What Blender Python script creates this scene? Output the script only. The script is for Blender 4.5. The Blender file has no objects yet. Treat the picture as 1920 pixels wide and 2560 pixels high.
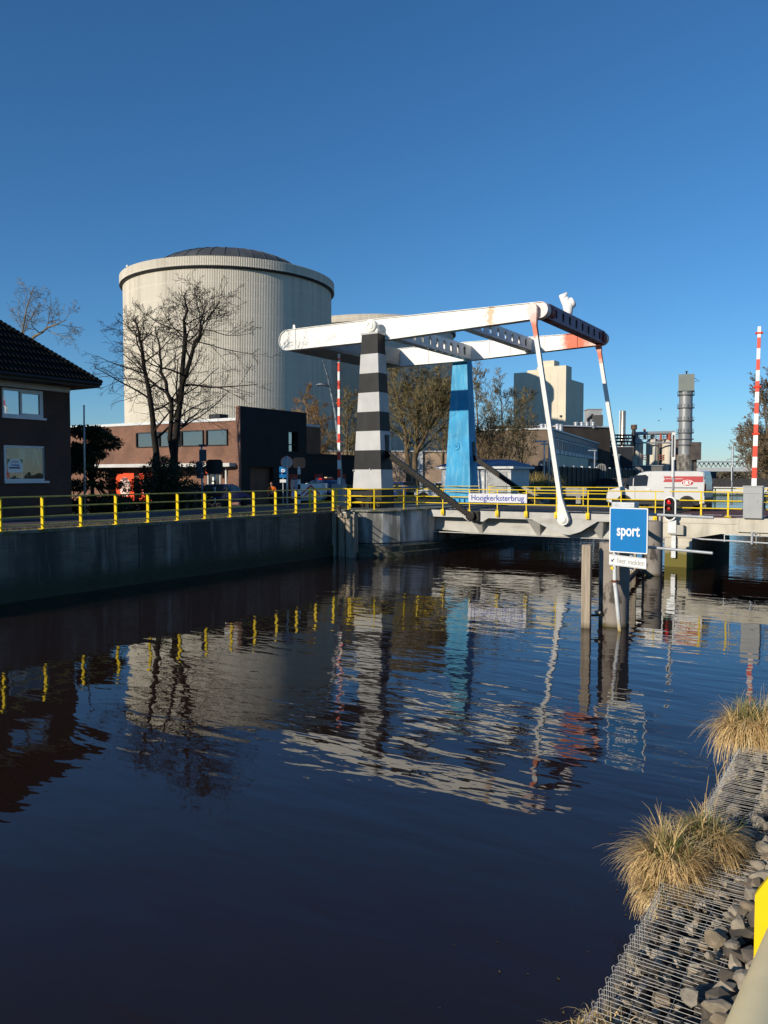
import bpy, bmesh, math, random
from mathutils import Vector, Matrix, Euler, Quaternion
R = math.radians
scene = bpy.context.scene
COL = scene.collection
# ---------------------------------------------------------------- frame
# World axes: +x runs along the bridge, +y along the canal (away), z = 0 is the water.
# The photographer stands at CAM and looks along yaw YAW.
YAW = R(32.35); CY, SY = math.cos(YAW), math.sin(YAW)
F = 2000.0; PITCH = R(2.63)
EYE = 3.95
X0, Y0 = -0.57, 42.2                     # striped pillar seen from the camera (right, forward)
def W(X, Y):                             # camera plan coordinates -> world plan coordinates
    dx, dy = X - X0, Y - Y0
    return (dx*CY - dy*SY, dx*SY + dy*CY)
CAMXY = W(0, 0)
def hz(py, Y):
    t = (py - 1280)/F; s, c = math.sin(PITCH), math.cos(PITCH)
    return EYE - Y*(s + t*c)/(c - t*s)
def P(px, py, Y):                        # a surveyed point: sight line + measured distance
    z = hz(py, Y); s, c = math.sin(PITCH), math.cos(PITCH)
    X = (px - 960)/F*(Y*c - (z - EYE)*s)
    x, y = W(X, Y); return Vector((x, y, z))
def G(px, Y, z):                         # same, height known
    s, c = math.sin(PITCH), math.cos(PITCH)
    X = (px - 960)/F*(Y*c - (z - EYE)*s)
    x, y = W(X, Y); return Vector((x, y, z))
CAMROT = YAW                             # rotation that turns local +y to the view direction

# ---------------------------------------------------------------- materials
def nd(nt, t, **kw):
    n = nt.nodes.new(t)
    for k, v in kw.items(): setattr(n, k, v)
    return n
def newmat(name):
    m = bpy.data.materials.new(name); m.use_nodes = True
    nt = m.node_tree; return m, nt, nt.nodes['Principled BSDF']
def c4(c): return (c[0], c[1], c[2], 1)
def M(name, col, rough=.6, metal=0, var=.18, scale=2.0, st=(1,1,1), col2=None, bump=0, bscale=25, spec=.22, detail=6, lo=.35, hi=.65):
    m, nt, b = newmat(name); L = nt.links
    tc = nd(nt, 'ShaderNodeTexCoord'); mp = nd(nt, 'ShaderNodeMapping'); mp.inputs['Scale'].default_value = st
    L.new(tc.outputs['Object'], mp.inputs['Vector'])
    nz = nd(nt, 'ShaderNodeTexNoise'); nz.inputs['Scale'].default_value = scale; nz.inputs['Detail'].default_value = detail
    L.new(mp.outputs[0], nz.inputs['Vector'])
    rp = nd(nt, 'ShaderNodeValToRGB'); e = rp.color_ramp.elements
    e[0].position = lo; e[1].position = hi
    if col2 is None:
        e[0].color = c4([max(0, v*(1-var)) for v in col]); e[1].color = c4([min(1, v*(1+var*.6)) for v in col])
    else:
        e[0].color = c4(col2); e[1].color = c4(col)
    L.new(nz.outputs['Fac'], rp.inputs['Fac']); L.new(rp.outputs['Color'], b.inputs['Base Color'])
    b.inputs['Roughness'].default_value = rough; b.inputs['Metallic'].default_value = metal
    b.inputs['Specular IOR Level'].default_value = spec
    if bump:
        n2 = nd(nt, 'ShaderNodeTexNoise'); n2.inputs['Scale'].default_value = bscale; n2.inputs['Detail'].default_value = 4
        L.new(mp.outputs[0], n2.inputs['Vector'])
        bp = nd(nt, 'ShaderNodeBump'); bp.inputs['Strength'].default_value = .6; bp.inputs['Distance'].default_value = bump
        L.new(n2.outputs['Fac'], bp.inputs['Height']); L.new(bp.outputs['Normal'], b.inputs['Normal'])
    return m
def stain(m, col, scale=.8, st=(1,1,1), lo=.5, hi=.7, amt=.8):
    """a second, larger stain layer over the base colour"""
    nt = m.node_tree; L = nt.links; b = nt.nodes['Principled BSDF']
    src = b.inputs['Base Color'].links[0].from_socket
    tc = nd(nt, 'ShaderNodeTexCoord'); mp = nd(nt, 'ShaderNodeMapping'); mp.inputs['Scale'].default_value = st
    mp.inputs['Location'].default_value = (3.1, 7.7, 1.3)
    L.new(tc.outputs['Object'], mp.inputs['Vector'])
    nz = nd(nt, 'ShaderNodeTexNoise'); nz.inputs['Scale'].default_value = scale; nz.inputs['Detail'].default_value = 7; nz.inputs['Roughness'].default_value = .6
    L.new(mp.outputs[0], nz.inputs['Vector'])
    mr = nd(nt, 'ShaderNodeMapRange'); mr.inputs['From Min'].default_value = lo; mr.inputs['From Max'].default_value = hi; mr.inputs['To Max'].default_value = amt
    L.new(nz.outputs['Fac'], mr.inputs['Value'])
    mx = nd(nt, 'ShaderNodeMix', data_type='RGBA'); L.new(mr.outputs[0], mx.inputs[0]); L.new(src, mx.inputs[6]); mx.inputs[7].default_value = c4(col)
    L.new(mx.outputs[2], b.inputs['Base Color']); return m
def band(m, col, axis, a, b_, amt=1, nscale=3, nst=(1,1,1), namp=.4):
    """colour change along one axis (tide mark, primer patch) with a ragged edge: full below a, gone above b_"""
    nt = m.node_tree; L = nt.links; b = nt.nodes['Principled BSDF']
    src = b.inputs['Base Color'].links[0].from_socket
    tc = nd(nt, 'ShaderNodeTexCoord'); sp = nd(nt, 'ShaderNodeSeparateXYZ'); L.new(tc.outputs['Object'], sp.inputs[0])
    mp = nd(nt, 'ShaderNodeMapping'); mp.inputs['Scale'].default_value = nst; L.new(tc.outputs['Object'], mp.inputs['Vector'])
    nz = nd(nt, 'ShaderNodeTexNoise'); nz.inputs['Scale'].default_value = nscale; nz.inputs['Detail'].default_value = 5; L.new(mp.outputs[0], nz.inputs['Vector'])
    ad = nd(nt, 'ShaderNodeMath', operation='MULTIPLY_ADD'); L.new(nz.outputs['Fac'], ad.inputs[0]); ad.inputs[1].default_value = namp
    L.new(sp.outputs[axis], ad.inputs[2])
    mr = nd(nt, 'ShaderNodeMapRange'); mr.inputs['From Min'].default_value = a + namp/2; mr.inputs['From Max'].default_value = b_ + namp/2
    mr.inputs['To Min'].default_value = amt; mr.inputs['To Max'].default_value = 0; L.new(ad.outputs[0], mr.inputs['Value'])
    mx = nd(nt, 'ShaderNodeMix', data_type='RGBA'); L.new(mr.outputs[0], mx.inputs[0]); L.new(src, mx.inputs[6]); mx.inputs[7].default_value = c4(col)
    L.new(mx.outputs[2], b.inputs['Base Color']); return m
def brick(name, c1, c2, mortar, scale=1.0, rough=.85, bw=.21, bh=.0625, bump=.004):
    m, nt, b = newmat(name); L = nt.links
    tc = nd(nt, 'ShaderNodeTexCoord'); sp = nd(nt, 'ShaderNodeSeparateXYZ'); L.new(tc.outputs['Object'], sp.inputs[0])
    ad = nd(nt, 'ShaderNodeMath', operation='ADD'); L.new(sp.outputs[0], ad.inputs[0]); L.new(sp.outputs[1], ad.inputs[1])
    cb = nd(nt, 'ShaderNodeCombineXYZ'); L.new(ad.outputs[0], cb.inputs[0]); L.new(sp.outputs[2], cb.inputs[1])
    bt = nd(nt, 'ShaderNodeTexBrick'); L.new(cb.outputs[0], bt.inputs['Vector'])
    bt.inputs['Color1'].default_value = c4(c1); bt.inputs['Color2'].default_value = c4(c2); bt.inputs['Mortar'].default_value = c4(mortar)
    bt.inputs['Scale'].default_value = scale; bt.inputs['Brick Width'].default_value = bw; bt.inputs['Row Height'].default_value = bh; bt.inputs['Mortar Size'].default_value = .008
    nz = nd(nt, 'ShaderNodeTexNoise'); nz.inputs['Scale'].default_value = .7; nz.inputs['Detail'].default_value = 8; L.new(tc.outputs['Object'], nz.inputs['Vector'])
    mr = nd(nt, 'ShaderNodeMapRange'); mr.inputs['From Min'].default_value = .3; mr.inputs['From Max'].default_value = .7; mr.inputs['To Min'].default_value = .7; mr.inputs['To Max'].default_value = 1.15
    L.new(nz.outputs['Fac'], mr.inputs['Value'])
    mx = nd(nt, 'ShaderNodeMix', data_type='RGBA', blend_type='MULTIPLY'); mx.inputs[0].default_value = 1
    L.new(bt.outputs['Color'], mx.inputs[6]); L.new(mr.outputs[0], mx.inputs[7]); L.new(mx.outputs[2], b.inputs['Base Color'])
    b.inputs['Roughness'].default_value = rough
    bp = nd(nt, 'ShaderNodeBump'); bp.inputs['Distance'].default_value = bump; bp.invert = True
    L.new(bt.outputs['Fac'], bp.inputs['Height']); L.new(bp.outputs['Normal'], b.inputs['Normal'])
    return m
def glass(name, tint=(.5,.5,.5), refl=.35, rough=.02):
    m, nt, b = newmat(name); L = nt.links
    tr = nd(nt, 'ShaderNodeBsdfTransparent'); tr.inputs[0].default_value = c4(tint)
    gl = nd(nt, 'ShaderNodeBsdfGlossy'); gl.inputs['Roughness'].default_value = rough
    tc = nd(nt, 'ShaderNodeTexCoord'); nz = nd(nt, 'ShaderNodeTexNoise'); nz.inputs['Scale'].default_value = 1.2; L.new(tc.outputs['Object'], nz.inputs['Vector'])
    bp = nd(nt, 'ShaderNodeBump'); bp.inputs['Distance'].default_value = .004; L.new(nz.outputs['Fac'], bp.inputs['Height']); L.new(bp.outputs[0], gl.inputs['Normal'])
    mx = nd(nt, 'ShaderNodeMixShader'); mx.inputs[0].default_value = refl
    L.new(tr.outputs[0], mx.inputs[1]); L.new(gl.outputs[0], mx.inputs[2])
    L.new(mx.outputs[0], nt.nodes['Material Output'].inputs['Surface']); return m
def emit(name, col, s):
    m, nt, b = newmat(name); b.inputs['Base Color'].default_value = c4([v*.3 for v in col])
    b.inputs['Emission Color'].default_value = c4(col); b.inputs['Emission Strength'].default_value = s; b.inputs['Roughness'].default_value = .2; return m

# ---------------------------------------------------------------- mesh builder
def frame_of(d):
    d = d.normalized(); up = Vector((0,0,1)) if abs(d.z) < .95 else Vector((1,0,0))
    a = d.cross(up).normalized(); return a, a.cross(d).normalized()
class MB:
    def __init__(s): s.v = []; s.f = []; s.m = []; s.cur = 0
    def add(s, vs, fs):
        o = len(s.v); s.v += [tuple(p) for p in vs]
        for f in fs: s.f.append(tuple(i+o for i in f)); s.m.append(s.cur)
        return s
    def box(s, c, d, rz=0, rot=None):
        cx, cy, cz = c; a, b, h = d[0]/2, d[1]/2, d[2]/2
        q = [Vector((i*a, j*b, k*h)) for k in (-1,1) for j in (-1,1) for i in (-1,1)]
        if rot is not None: q = [rot @ p for p in q]
        elif rz: m = Matrix.Rotation(rz, 3, 'Z'); q = [m @ p for p in q]
        return s.add([p + Vector(c) for p in q], [(0,2,3,1),(4,5,7,6),(0,1,5,4),(2,6,7,3),(0,4,6,2),(1,3,7,5)])
    def bx(s, x0, x1, y0, y1, z0, z1): return s.box(((x0+x1)/2,(y0+y1)/2,(z0+z1)/2), (x1-x0,y1-y0,z1-z0))
    def tube(s, pts, r, n=6, cap=True):
        pts = [Vector(p) for p in pts]; k = len(pts)
        rs = r if isinstance(r, (list, tuple)) else [r]*k
        vs = []; a0 = None
        for i, p in enumerate(pts):
            d = pts[min(i+1,k-1)] - pts[max(i-1,0)]
            if d.length < 1e-9: d = Vector((0,0,1))
            a, b = frame_of(d)
            if a0 is not None:
                a = (a0 - d.normalized()*a0.dot(d.normalized()));
                a = a.normalized() if a.length > 1e-6 else frame_of(d)[0]
                b = a.cross(d.normalized())
            a0 = a
            for j in range(n):
                t = 2*math.pi*j/n; vs.append(p + (a*math.cos(t) + b*math.sin(t))*rs[i])
        fs = [(i*n+j, (i+1)*n+j, (i+1)*n+(j+1)%n, i*n+(j+1)%n) for i in range(k-1) for j in range(n)]
        if cap: fs += [tuple(range(n)), tuple((k-1)*n + n-1-j for j in range(n))]
        return s.add(vs, fs)
    def lathe(s, prof, c=(0,0,0), n=24, a0=0, a1=2*math.pi, axis=None, cap=True):
        """prof: list of (radius, height)"""
        full = abs(a1-a0-2*math.pi) < 1e-6; m = n if full else n+1; vs = []
        rot = Vector((0,0,1)).rotation_difference(Vector(axis)).to_matrix() if axis is not None else None
        for (r, z) in prof:
            for j in range(m):
                t = a0+(a1-a0)*j/n; p = Vector((r*math.cos(t), r*math.sin(t), z))
                if rot is not None: p = rot @ p
                vs.append(p + Vector(c))
        fs = [(i*m+j, i*m+(j+1)%m, (i+1)*m+(j+1)%m, (i+1)*m+j) for i in range(len(prof)-1) for j in range(n)]
        if full and cap:
            if prof[0][0] > 1e-6: fs.append(tuple(range(m-1,-1,-1)))
            if prof[-1][0] > 1e-6: fs.append(tuple((len(prof)-1)*m+j for j in range(m)))
        return s.add(vs, fs)
    def prism(s, poly, z0, z1, M4=None):
        n = len(poly); vs = [Vector((x,y,z0)) for x,y in poly] + [Vector((x,y,z1)) for x,y in poly]
        if M4 is not None: vs = [M4 @ p for p in vs]
        return s.add(vs, [tuple(range(n-1,-1,-1)), tuple(range(n,2*n))] + [(i,(i+1)%n,n+(i+1)%n,n+i) for i in range(n)])
    def frustum(s, c, w0, d0, w1, d1, z0, z1):
        vs = []
        for (w, d, z) in ((w0,d0,z0),(w1,d1,z1)): vs += [(c[0]+i*w/2, c[1]+j*d/2, z) for i,j in ((-1,-1),(1,-1),(1,1),(-1,1))]
        return s.add(vs, [(3,2,1,0),(4,5,6,7)] + [(i,(i+1)%4,4+(i+1)%4,4+i) for i in range(4)])
    def ell(s, c, r, n=12, m=8, jit=0, rnd=None):
        vs = [(c[0],c[1],c[2]-r[2])]
        for i in range(1,m):
            a = math.pi*i/m - math.pi/2
            for j in range(n):
                t = 2*math.pi*j/n; q = 1 + (rnd.uniform(-jit,jit) if jit else 0)
                vs.append((c[0]+r[0]*q*math.cos(a)*math.cos(t), c[1]+r[1]*q*math.cos(a)*math.sin(t), c[2]+r[2]*q*math.sin(a)))
        vs.append((c[0],c[1],c[2]+r[2])); k = len(vs)-1
        fs = [(0,1+(j+1)%n,1+j) for j in range(n)] + [(k,1+(m-2)*n+j,1+(m-2)*n+(j+1)%n) for j in range(n)]
        fs += [(1+i*n+j,1+i*n+(j+1)%n,1+(i+1)*n+(j+1)%n,1+(i+1)*n+j) for i in range(m-2) for j in range(n)]
        return s.add(vs, fs)
    def quad(s, *p): return s.add(p, [tuple(range(len(p)))])
    def build(s, name, mat, parent=None, local=False, smooth=False, bevel=0, fixn=False):
        me = bpy.data.meshes.new(name); o = bpy.data.objects.new(name, me); COL.objects.link(o)
        vs = [Vector(p) for p in s.v]
        if parent is not None:
            o.parent = parent
            if not local:
                b, q = parent, Vector((0,0,0)); mt = Matrix.Identity(4)
                while b is not None:
                    mt = (Matrix.Translation(b.location) @ b.rotation_euler.to_matrix().to_4x4()) @ mt; b = b.parent
                inv = mt.inverted(); vs = [inv @ p for p in vs]
        elif not local:
            lo = [min(p[i] for p in vs) for i in range(3)]; hi = [max(p[i] for p in vs) for i in range(3)]
            o.location = ((lo[0]+hi[0])/2, (lo[1]+hi[1])/2, lo[2]); vs = [p - o.location for p in vs]
        me.from_pydata(vs, [], s.f)
        for x in (mat if isinstance(mat, (list,tuple)) else [mat]): me.materials.append(x)
        if isinstance(mat, (list,tuple)): me.polygons.foreach_set('material_index', s.m)
        if bevel or fixn:
            bm = bmesh.new(); bm.from_mesh(me)
            if fixn: bmesh.ops.recalc_face_normals(bm, faces=bm.faces)
            if bevel:
                es = [e for e in bm.edges if len(e.link_faces) == 2 and e.calc_face_angle(0) > .5]
                bmesh.ops.bevel(bm, geom=es, offset=bevel, segments=2, profile=.6, affect='EDGES', clamp_overlap=True)
            bm.to_mesh(me); bm.free()
        if smooth:
            me.polygons.foreach_set('use_smooth', [True]*len(me.polygons))
            if smooth == 2: 
                try: me.set_sharp_from_angle(angle=R(35))
                except Exception: pass
        me.update(); return o
def tag(o, label=None, cat=None, group=None, kind=None):
    if label: o['label'] = label
    if cat: o['category'] = cat
    if group: o['group'] = group
    if kind: o['kind'] = kind
    return o
def T(name, label, cat, loc, rz=0, group=None):
    o = bpy.data.objects.new(name, None); COL.objects.link(o); o.location = loc; o.rotation_euler = (0,0,rz)
    o.empty_display_size = .3
    return tag(o, label, cat, group)
def dup(o, parent=None):
    c = o.copy(); COL.objects.link(c); c.parent = parent
    for k in ('label','category','group'):
        if parent is not None and k in c: pass
    for ch in o.children: dup(ch, c)
    return c
def text(s, size, mat, parent, c, right, up=(0,0,1), depth=.004, name='lettering', align='CENTER', width=None, bold=0):
    cu = bpy.data.curves.new(name, 'FONT'); cu.body = s; cu.size = size; cu.align_x = align; cu.align_y = 'CENTER'; cu.extrude = depth; cu.offset = bold
    t = bpy.data.objects.new(name, cu); me = bpy.data.meshes.new_from_object(t); bpy.data.objects.remove(t)
    r = Vector(right).normalized(); u = Vector(up).normalized(); n = r.cross(u)
    xs = [v.co.x for v in me.vertices]; k = 1
    if width and xs: k = width/(max(xs)-min(xs))
    b = MB(); mt = Matrix((r, u, n)).transposed()
    b.add([Vector(c) + mt @ Vector((v.co.x*k, v.co.y, v.co.z)) for v in me.vertices], [tuple(p.vertices) for p in me.polygons])
    return b.build(name, mat, parent)
def board(b, c, right, w, h, d, up=(0,0,1), r=0, n=4):
    """a plate (rounded corners r) centred at c, facing right x up"""
    rt = Vector(right).normalized(); u = Vector(up).normalized(); nn = rt.cross(u)
    if r:
        poly = []
        for (sx, sy, a) in ((1,1,0),(-1,1,90),(-1,-1,180),(1,-1,270)):
            for k in range(n+1):
                t = R(a+90*k/n); poly.append((sx*(w/2-r)+r*math.cos(t), sy*(h/2-r)+r*math.sin(t)))
    else: poly = [(-w/2,-h/2),(w/2,-h/2),(w/2,h/2),(-w/2,h/2)]
    m4 = Matrix.Translation(Vector(c)) @ Matrix((rt, u, nn)).transposed().to_4x4()
    return b.prism(poly, -d/2, d/2, m4)
rnd = random.Random(7)
# ---------------------------------------------------------------- camera, sun, sky
cam = bpy.data.cameras.new('camera'); co = bpy.data.objects.new('camera', cam); COL.objects.link(co)
co.location = (CAMXY[0], CAMXY[1], EYE); co.rotation_euler = (R(90)-PITCH, 0, YAW)
cam.sensor_fit = 'VERTICAL'; cam.sensor_height = 36; cam.sensor_width = 27; cam.lens = F/2560*36
cam.clip_start = .05; cam.clip_end = 8000; scene.camera = co
EL = R(16.9); SU, SV = .31, .951
trav = Vector((SU*math.cos(EL), SV*math.cos(EL), -math.sin(EL)))
sl = bpy.data.lights.new('sun', 'SUN'); sl.energy = 5.0; sl.angle = R(.5); sl.color = (1, .9, .74)
so = bpy.data.objects.new('sun', sl); COL.objects.link(so); so.rotation_euler = trav.to_track_quat('-Z', 'Y').to_euler(); so.location = (0,-40,60)
w = bpy.data.worlds.new('World'); scene.world = w; w.use_nodes = True; nt = w.node_tree
sky = nt.nodes.new('ShaderNodeTexSky'); sky.sky_type = 'NISHITA'; sky.sun_disc = False
sky.sun_elevation = EL; sky.sun_rotation = math.atan2(-SU, -SV); sky.air_density = 1.0; sky.dust_density = 0.05; sky.ozone_density = 7.0; sky.altitude = 0
hs = nt.nodes.new('ShaderNodeHueSaturation'); hs.inputs['Saturation'].default_value = 1.05; hs.inputs['Value'].default_value = 1.2; hs.inputs['Hue'].default_value = .4965
nt.links.new(sky.outputs[0], hs.inputs['Color']); nt.links.new(hs.outputs[0], nt.nodes['Background'].inputs[0])
nt.nodes['Background'].inputs[1].default_value = .11
scene.view_settings.view_transform = 'Standard'; scene.view_settings.look = 'None'; scene.view_settings.exposure = -0.1; scene.view_settings.gamma = 1
scene.cycles.max_bounces = 8; scene.cycles.transparent_max_bounces = 12; scene.cycles.caustics_reflective = False; scene.cycles.caustics_refractive = False

# ---------------------------------------------------------------- materials
white = stain(M('white_paint', (.84,.82,.76), .45, var=.05, scale=1.5), (.55,.52,.46), 1.2, (1,1,.3), .58, .8, .5)
pillar_white = stain(M('pillar_white', (.50,.50,.495), .55, var=.1, scale=1.5, bump=.003), (.40,.39,.36), 1.4, (1,1,.25), .52, .75, .5)
pillar_black = stain(M('pillar_black', (.012,.0125,.014), .55, var=.3, scale=2, bump=.003), (.034,.034,.034), 2.2, (1,1,.2), .5, .75, .7)
blue_p = stain(stain(M('weathered_blue', (.035,.33,.60), .55, var=.18, scale=.8, bump=.003), (.16,.46,.66), 2.4, (2.2,2.2,.35), .46, .66, .75), (.02,.24,.50), .5, (1,1,1.2), .5, .62, .6)
grey_steel = stain(M('grey_deck_paint', (.47,.46,.43), .5, var=.1, scale=2), (.26,.24,.2), 1.3, (.6,.6,3), .52, .72, .6)
grey_box = M('grey_cabinet', (.36,.37,.37), .45, var=.06, scale=3)
black_steel = M('black_grease_steel', (.018,.017,.016), .35, .4, var=.4, scale=8)
yellow = stain(M('yellow_paint', (.80,.56,.012), .42, var=.1, scale=4), (.42,.30,.06), 9, (1,1,1), .6, .72, .5)
yellow_shaded_worn = stain(M('yellow_paint_shaded_worn', (.62,.50,.12), .55, var=.15, scale=4), (.30,.26,.14), 7, (1,1,1), .5, .7, .6)  # duller yellow paints the rails' shade into the colour; blotches are wear
red_primer = stain(M('red_primer', (.62,.12,.05), .6, var=.2, scale=3), (.75,.45,.33), 2.5, (1,1,1), .5, .65, .6)
dark_primer = M('dark_red_primer', (.24,.05,.045), .6, var=.25, scale=3)
beam_mat = stain(M('beam_white', (.84,.82,.76), .45, var=.04, scale=1.5), (.62,.58,.5), 1.2, (.5,.5,.4), .6, .8, .5)
conc = stain(M('concrete_light', (.60,.555,.46), .8, var=.12, scale=1.5, bump=.006), (.30,.28,.22), 1.6, (1,1,.25), .5, .72, .7)
pier_mat = band(stain(M('concrete_pier', (.60,.555,.46), .8, var=.12, scale=1.5, bump=.006), (.33,.30,.24), 1.6, (1,1,.25), .52, .75, .6), (.15,.13,.03), 2, .55, .95, 1, 2, (1,1,.6), .35)
abut_mat = band(stain(stain(M('concrete_painted', (.66,.66,.63), .7, var=.12, scale=1.2, bump=.006), (.12,.115,.1), 1.1, (.9,.9,.16), .47, .62, .9), (.25,.24,.21), 3, (1,1,.4), .55, .75, .6), (.05,.05,.04), 2, .35, .75, .95, 2, (1,1,.6), .3)
stone_dark = stain(M('wet_stone', (.10,.095,.075), .8, var=.4, scale=3, bump=.02, bscale=8), (.04,.055,.02), 2, (1,1,1), .5, .65, .8)
quay_m = band(stain(stain(brick('quay_bricks', (.21,.165,.125), (.15,.12,.095), (.22,.185,.145), bw=.5, bh=.11, bump=.008), (.055,.048,.04), .7, (1,1,.18), .44, .58, .9), (.36,.31,.25), 1.6, (1.5,1.5,.12), .55, .68, .75), (.055,.06,.03), 2, .45, .95, .95, 1.5, (1,1,.5), .5)
cope_m = stain(M('coping', (.20,.19,.16), .9, var=.3, scale=4, bump=.01), (.10,.11,.03), 3, (1,1,1), .45, .6, .8)
asphalt = M('asphalt', (.055,.052,.055), .85, var=.2, scale=3, bump=.004, bscale=120)
redroad = M('red_asphalt', (.17,.075,.065), .85, var=.2, scale=3, bump=.004, bscale=100)
timber = stain(M('grey_timber', (.34,.29,.22), .85, var=.3, scale=3, st=(6,6,.35), bump=.012, bscale=6), (.09,.075,.055), 2, (8,8,.5), .52, .7, .7)
timber_wet = band(stain(M('pile_timber', (.40,.33,.25), .85, var=.25, scale=3, st=(6,6,.35), bump=.012, bscale=6), (.17,.14,.10), 2, (8,8,.5), .55, .72, .6), (.055,.04,.012), 2, -.05, .18, 1, 4, (1,1,.5), .15)
pile_m = band(stain(stain(M('steel_pile_grey', (.28,.245,.21), .8, var=.15, scale=1.6, bump=.004), (.06,.05,.045), 1.9, (1,1,.55), .55, .6, .9), (.34,.30,.25), 1, (1,1,.4), .5, .7, .5), (.09,.075,.025), 2, -.02, .15, 1, 3, (1,1,1), .15)
galv = stain(M('galvanised', (.46,.48,.50), .45, .35, var=.12, scale=6), (.25,.25,.25), 5, (1,1,.4), .58, .75, .6)
red_paint = M('red_stripe', (.68,.06,.03), .4, var=.08, scale=3)
white_stripe = M('white_stripe', (.78,.78,.76), .4, var=.06, scale=3)
sign_blue = M('sign_blue', (.0,.17,.46), .6, var=.04, scale=2)
sign_white = stain(M('sign_white', (.80,.80,.78), .4, var=.03, scale=3), (.5,.48,.42), 6, (1,1,1), .62, .75, .4)
letter_white = M('letter_white', (.85,.85,.83), .5, var=.02)
letter_grey = M('letter_faded_grey', (.36,.36,.34), .6, var=.2, scale=10)
letter_blue = stain(M('letter_blue', (.02,.05,.32), .5, var=.1, scale=6), (.55,.57,.62), 7, (1,1,1), .6, .68, .9)
black_m = M('black_plastic', (.016,.016,.018), .45, var=.2)
rubber = M('tyre_rubber', (.018,.018,.018), .8, var=.2)

# ---------------------------------------------------------------- water
def water_mat():
    m, nt, b = newmat('canal_water'); L = nt.links
    b.inputs['Base Color'].default_value = (.021,.011,.008,1); b.inputs['Roughness'].default_value = .012; b.inputs['IOR'].default_value = 1.46
    b.inputs['Specular IOR Level'].default_value = .5
    tc = nd(nt, 'ShaderNodeTexCoord')
    def wave(rot, sc, sx, det, dist):
        mp = nd(nt, 'ShaderNodeMapping'); mp.inputs['Rotation'].default_value = (0,0,rot); mp.inputs['Scale'].default_value = (sx,1,1)
        L.new(tc.outputs['Object'], mp.inputs['Vector'])
        n = nd(nt, 'ShaderNodeTexNoise'); n.inputs['Scale'].default_value = sc; n.inputs['Detail'].default_value = det; n.inputs['Distortion'].default_value = dist
        n.inputs['Roughness'].default_value = .42
        L.new(mp.outputs[0], n.inputs['Vector']); return n.outputs['Fac']
    def mul(a, k):
        n = nd(nt, 'ShaderNodeMath', operation='MULTIPLY'); L.new(a, n.inputs[0])
        if isinstance(k, (int,float)): n.inputs[1].default_value = k
        else: L.new(k, n.inputs[1])
        return n.outputs[0]
    def add(a, b_):
        n = nd(nt, 'ShaderNodeMath', operation='ADD'); L.new(a, n.inputs[0]); L.new(b_, n.inputs[1]); return n.outputs[0]
    h = add(mul(wave(-YAW-R(8), 2.4, .34, 2, .3), .020), mul(wave(-YAW+R(14), 6.5, .4, 2, .2), .0032))
    h = add(h, mul(wave(-YAW-R(20), .9, .4, 1, 0), .030))
    calm = wave(-YAW+R(10), .085, .7, 2, .4)
    mr = nd(nt, 'ShaderNodeMapRange'); mr.inputs['From Min'].default_value = .38; mr.inputs['From Max'].default_value = .62; mr.inputs['To Min'].default_value = .28; mr.inputs['To Max'].default_value = 1.0
    L.new(calm, mr.inputs['Value']); h = mul(h, mr.outputs[0])
    bp = nd(nt, 'ShaderNodeBump'); bp.inputs['Strength'].default_value = 1; bp.inputs['Distance'].default_value = WAVE; L.new(h, bp.inputs['Height']); L.new(bp.outputs[0], b.inputs['Normal'])
    return m
WAVE = .8
wb = MB(); wb.quad((-2500,-2500,0),(2500,-2500,0),(2500,2500,0),(-2500,2500,0))
wo = wb.build('water', water_mat(), local=True); tag(wo, 'dark rippled canal water mirroring the drawbridge', 'water', kind='structure')

# ---------------------------------------------------------------- ground
ground_m = stain(M('ground_soil', (.09,.085,.06), .95, var=.3, scale=.6, bump=.01), (.07,.085,.025), .25, (1,1,1), .45, .55, .9)
LB = [(0,-300),(0,-60),(0,14),(-3,45),(-9,85),(-15,130),(-32,200),(-150,420),(-700,900)]
RB = [(21.9,-300),(21.9,-60),(21.9,10),(19,40),(11,85),(3,130),(-12,200),(-120,430),(-640,940)]
gb = MB()
def strip(edge, sgn, prof):
    for k in range(len(prof)-1):
        (d0,z0),(d1,z1) = prof[k], prof[k+1]
        for i in range(len(edge)-1):
            (xa,ya),(xb,yb) = edge[i], edge[i+1]
            q = [(xa+sgn*d0,ya,z0),(xb+sgn*d0,yb,z0),(xb+sgn*d1,yb,z1),(xa+sgn*d1,ya,z1)]
            gb.quad(*(q if sgn < 0 else q[::-1]))
strip(LB, -1, [(.3,-1),(.3,2.17),(9,2.15),(18,1.66),(2600,1.6)])
strip(RB, 1, [(.95,-1),(.95,.3),(1.9,2.18),(12,2.18),(20,1.9),(2600,1.6)])
gb.quad((-3000,900,1.6),(3000,900,1.6),(3000,3000,1.6),(-3000,3000,1.6))
go = gb.build('ground', ground_m, local=True); tag(go, 'flat ground of both canal banks', 'ground', kind='structure')
rb = MB()
rb.quad((-6.3,-70,2.158),(-1.3,-70,2.175),(-1.3,.4,2.19),(-6.3,.4,2.172))
rb.quad((-9,.4,2.162),(-.4,.4,2.195),(-.4,9.9,2.195),(-9,9.9,2.162)); rb.quad((-18,.4,1.672),(-9,.4,2.162),(-9,9.9,2.162),(-18,9.9,1.672)); rb.quad((-60,.4,1.66),(-18,.4,1.672),(-18,9.9,1.672),(-60,9.9,1.66))
ro = rb.build('road', M('road_pavers', (.105,.085,.095), .85, var=.2, scale=2, bump=.003, bscale=60), local=True); tag(ro, 'purple grey paved road along the left quay', 'road', kind='structure')
pb = MB(); pb.bx(-7.1,-6.3,-70,-.4,2.0,2.24); po = pb.build('pavement', M('pavement_slabs', (.20,.19,.18), .9, var=.2, scale=3), local=True); tag(po, 'pavement strip beside the quay road', 'pavement', kind='structure')
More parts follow.
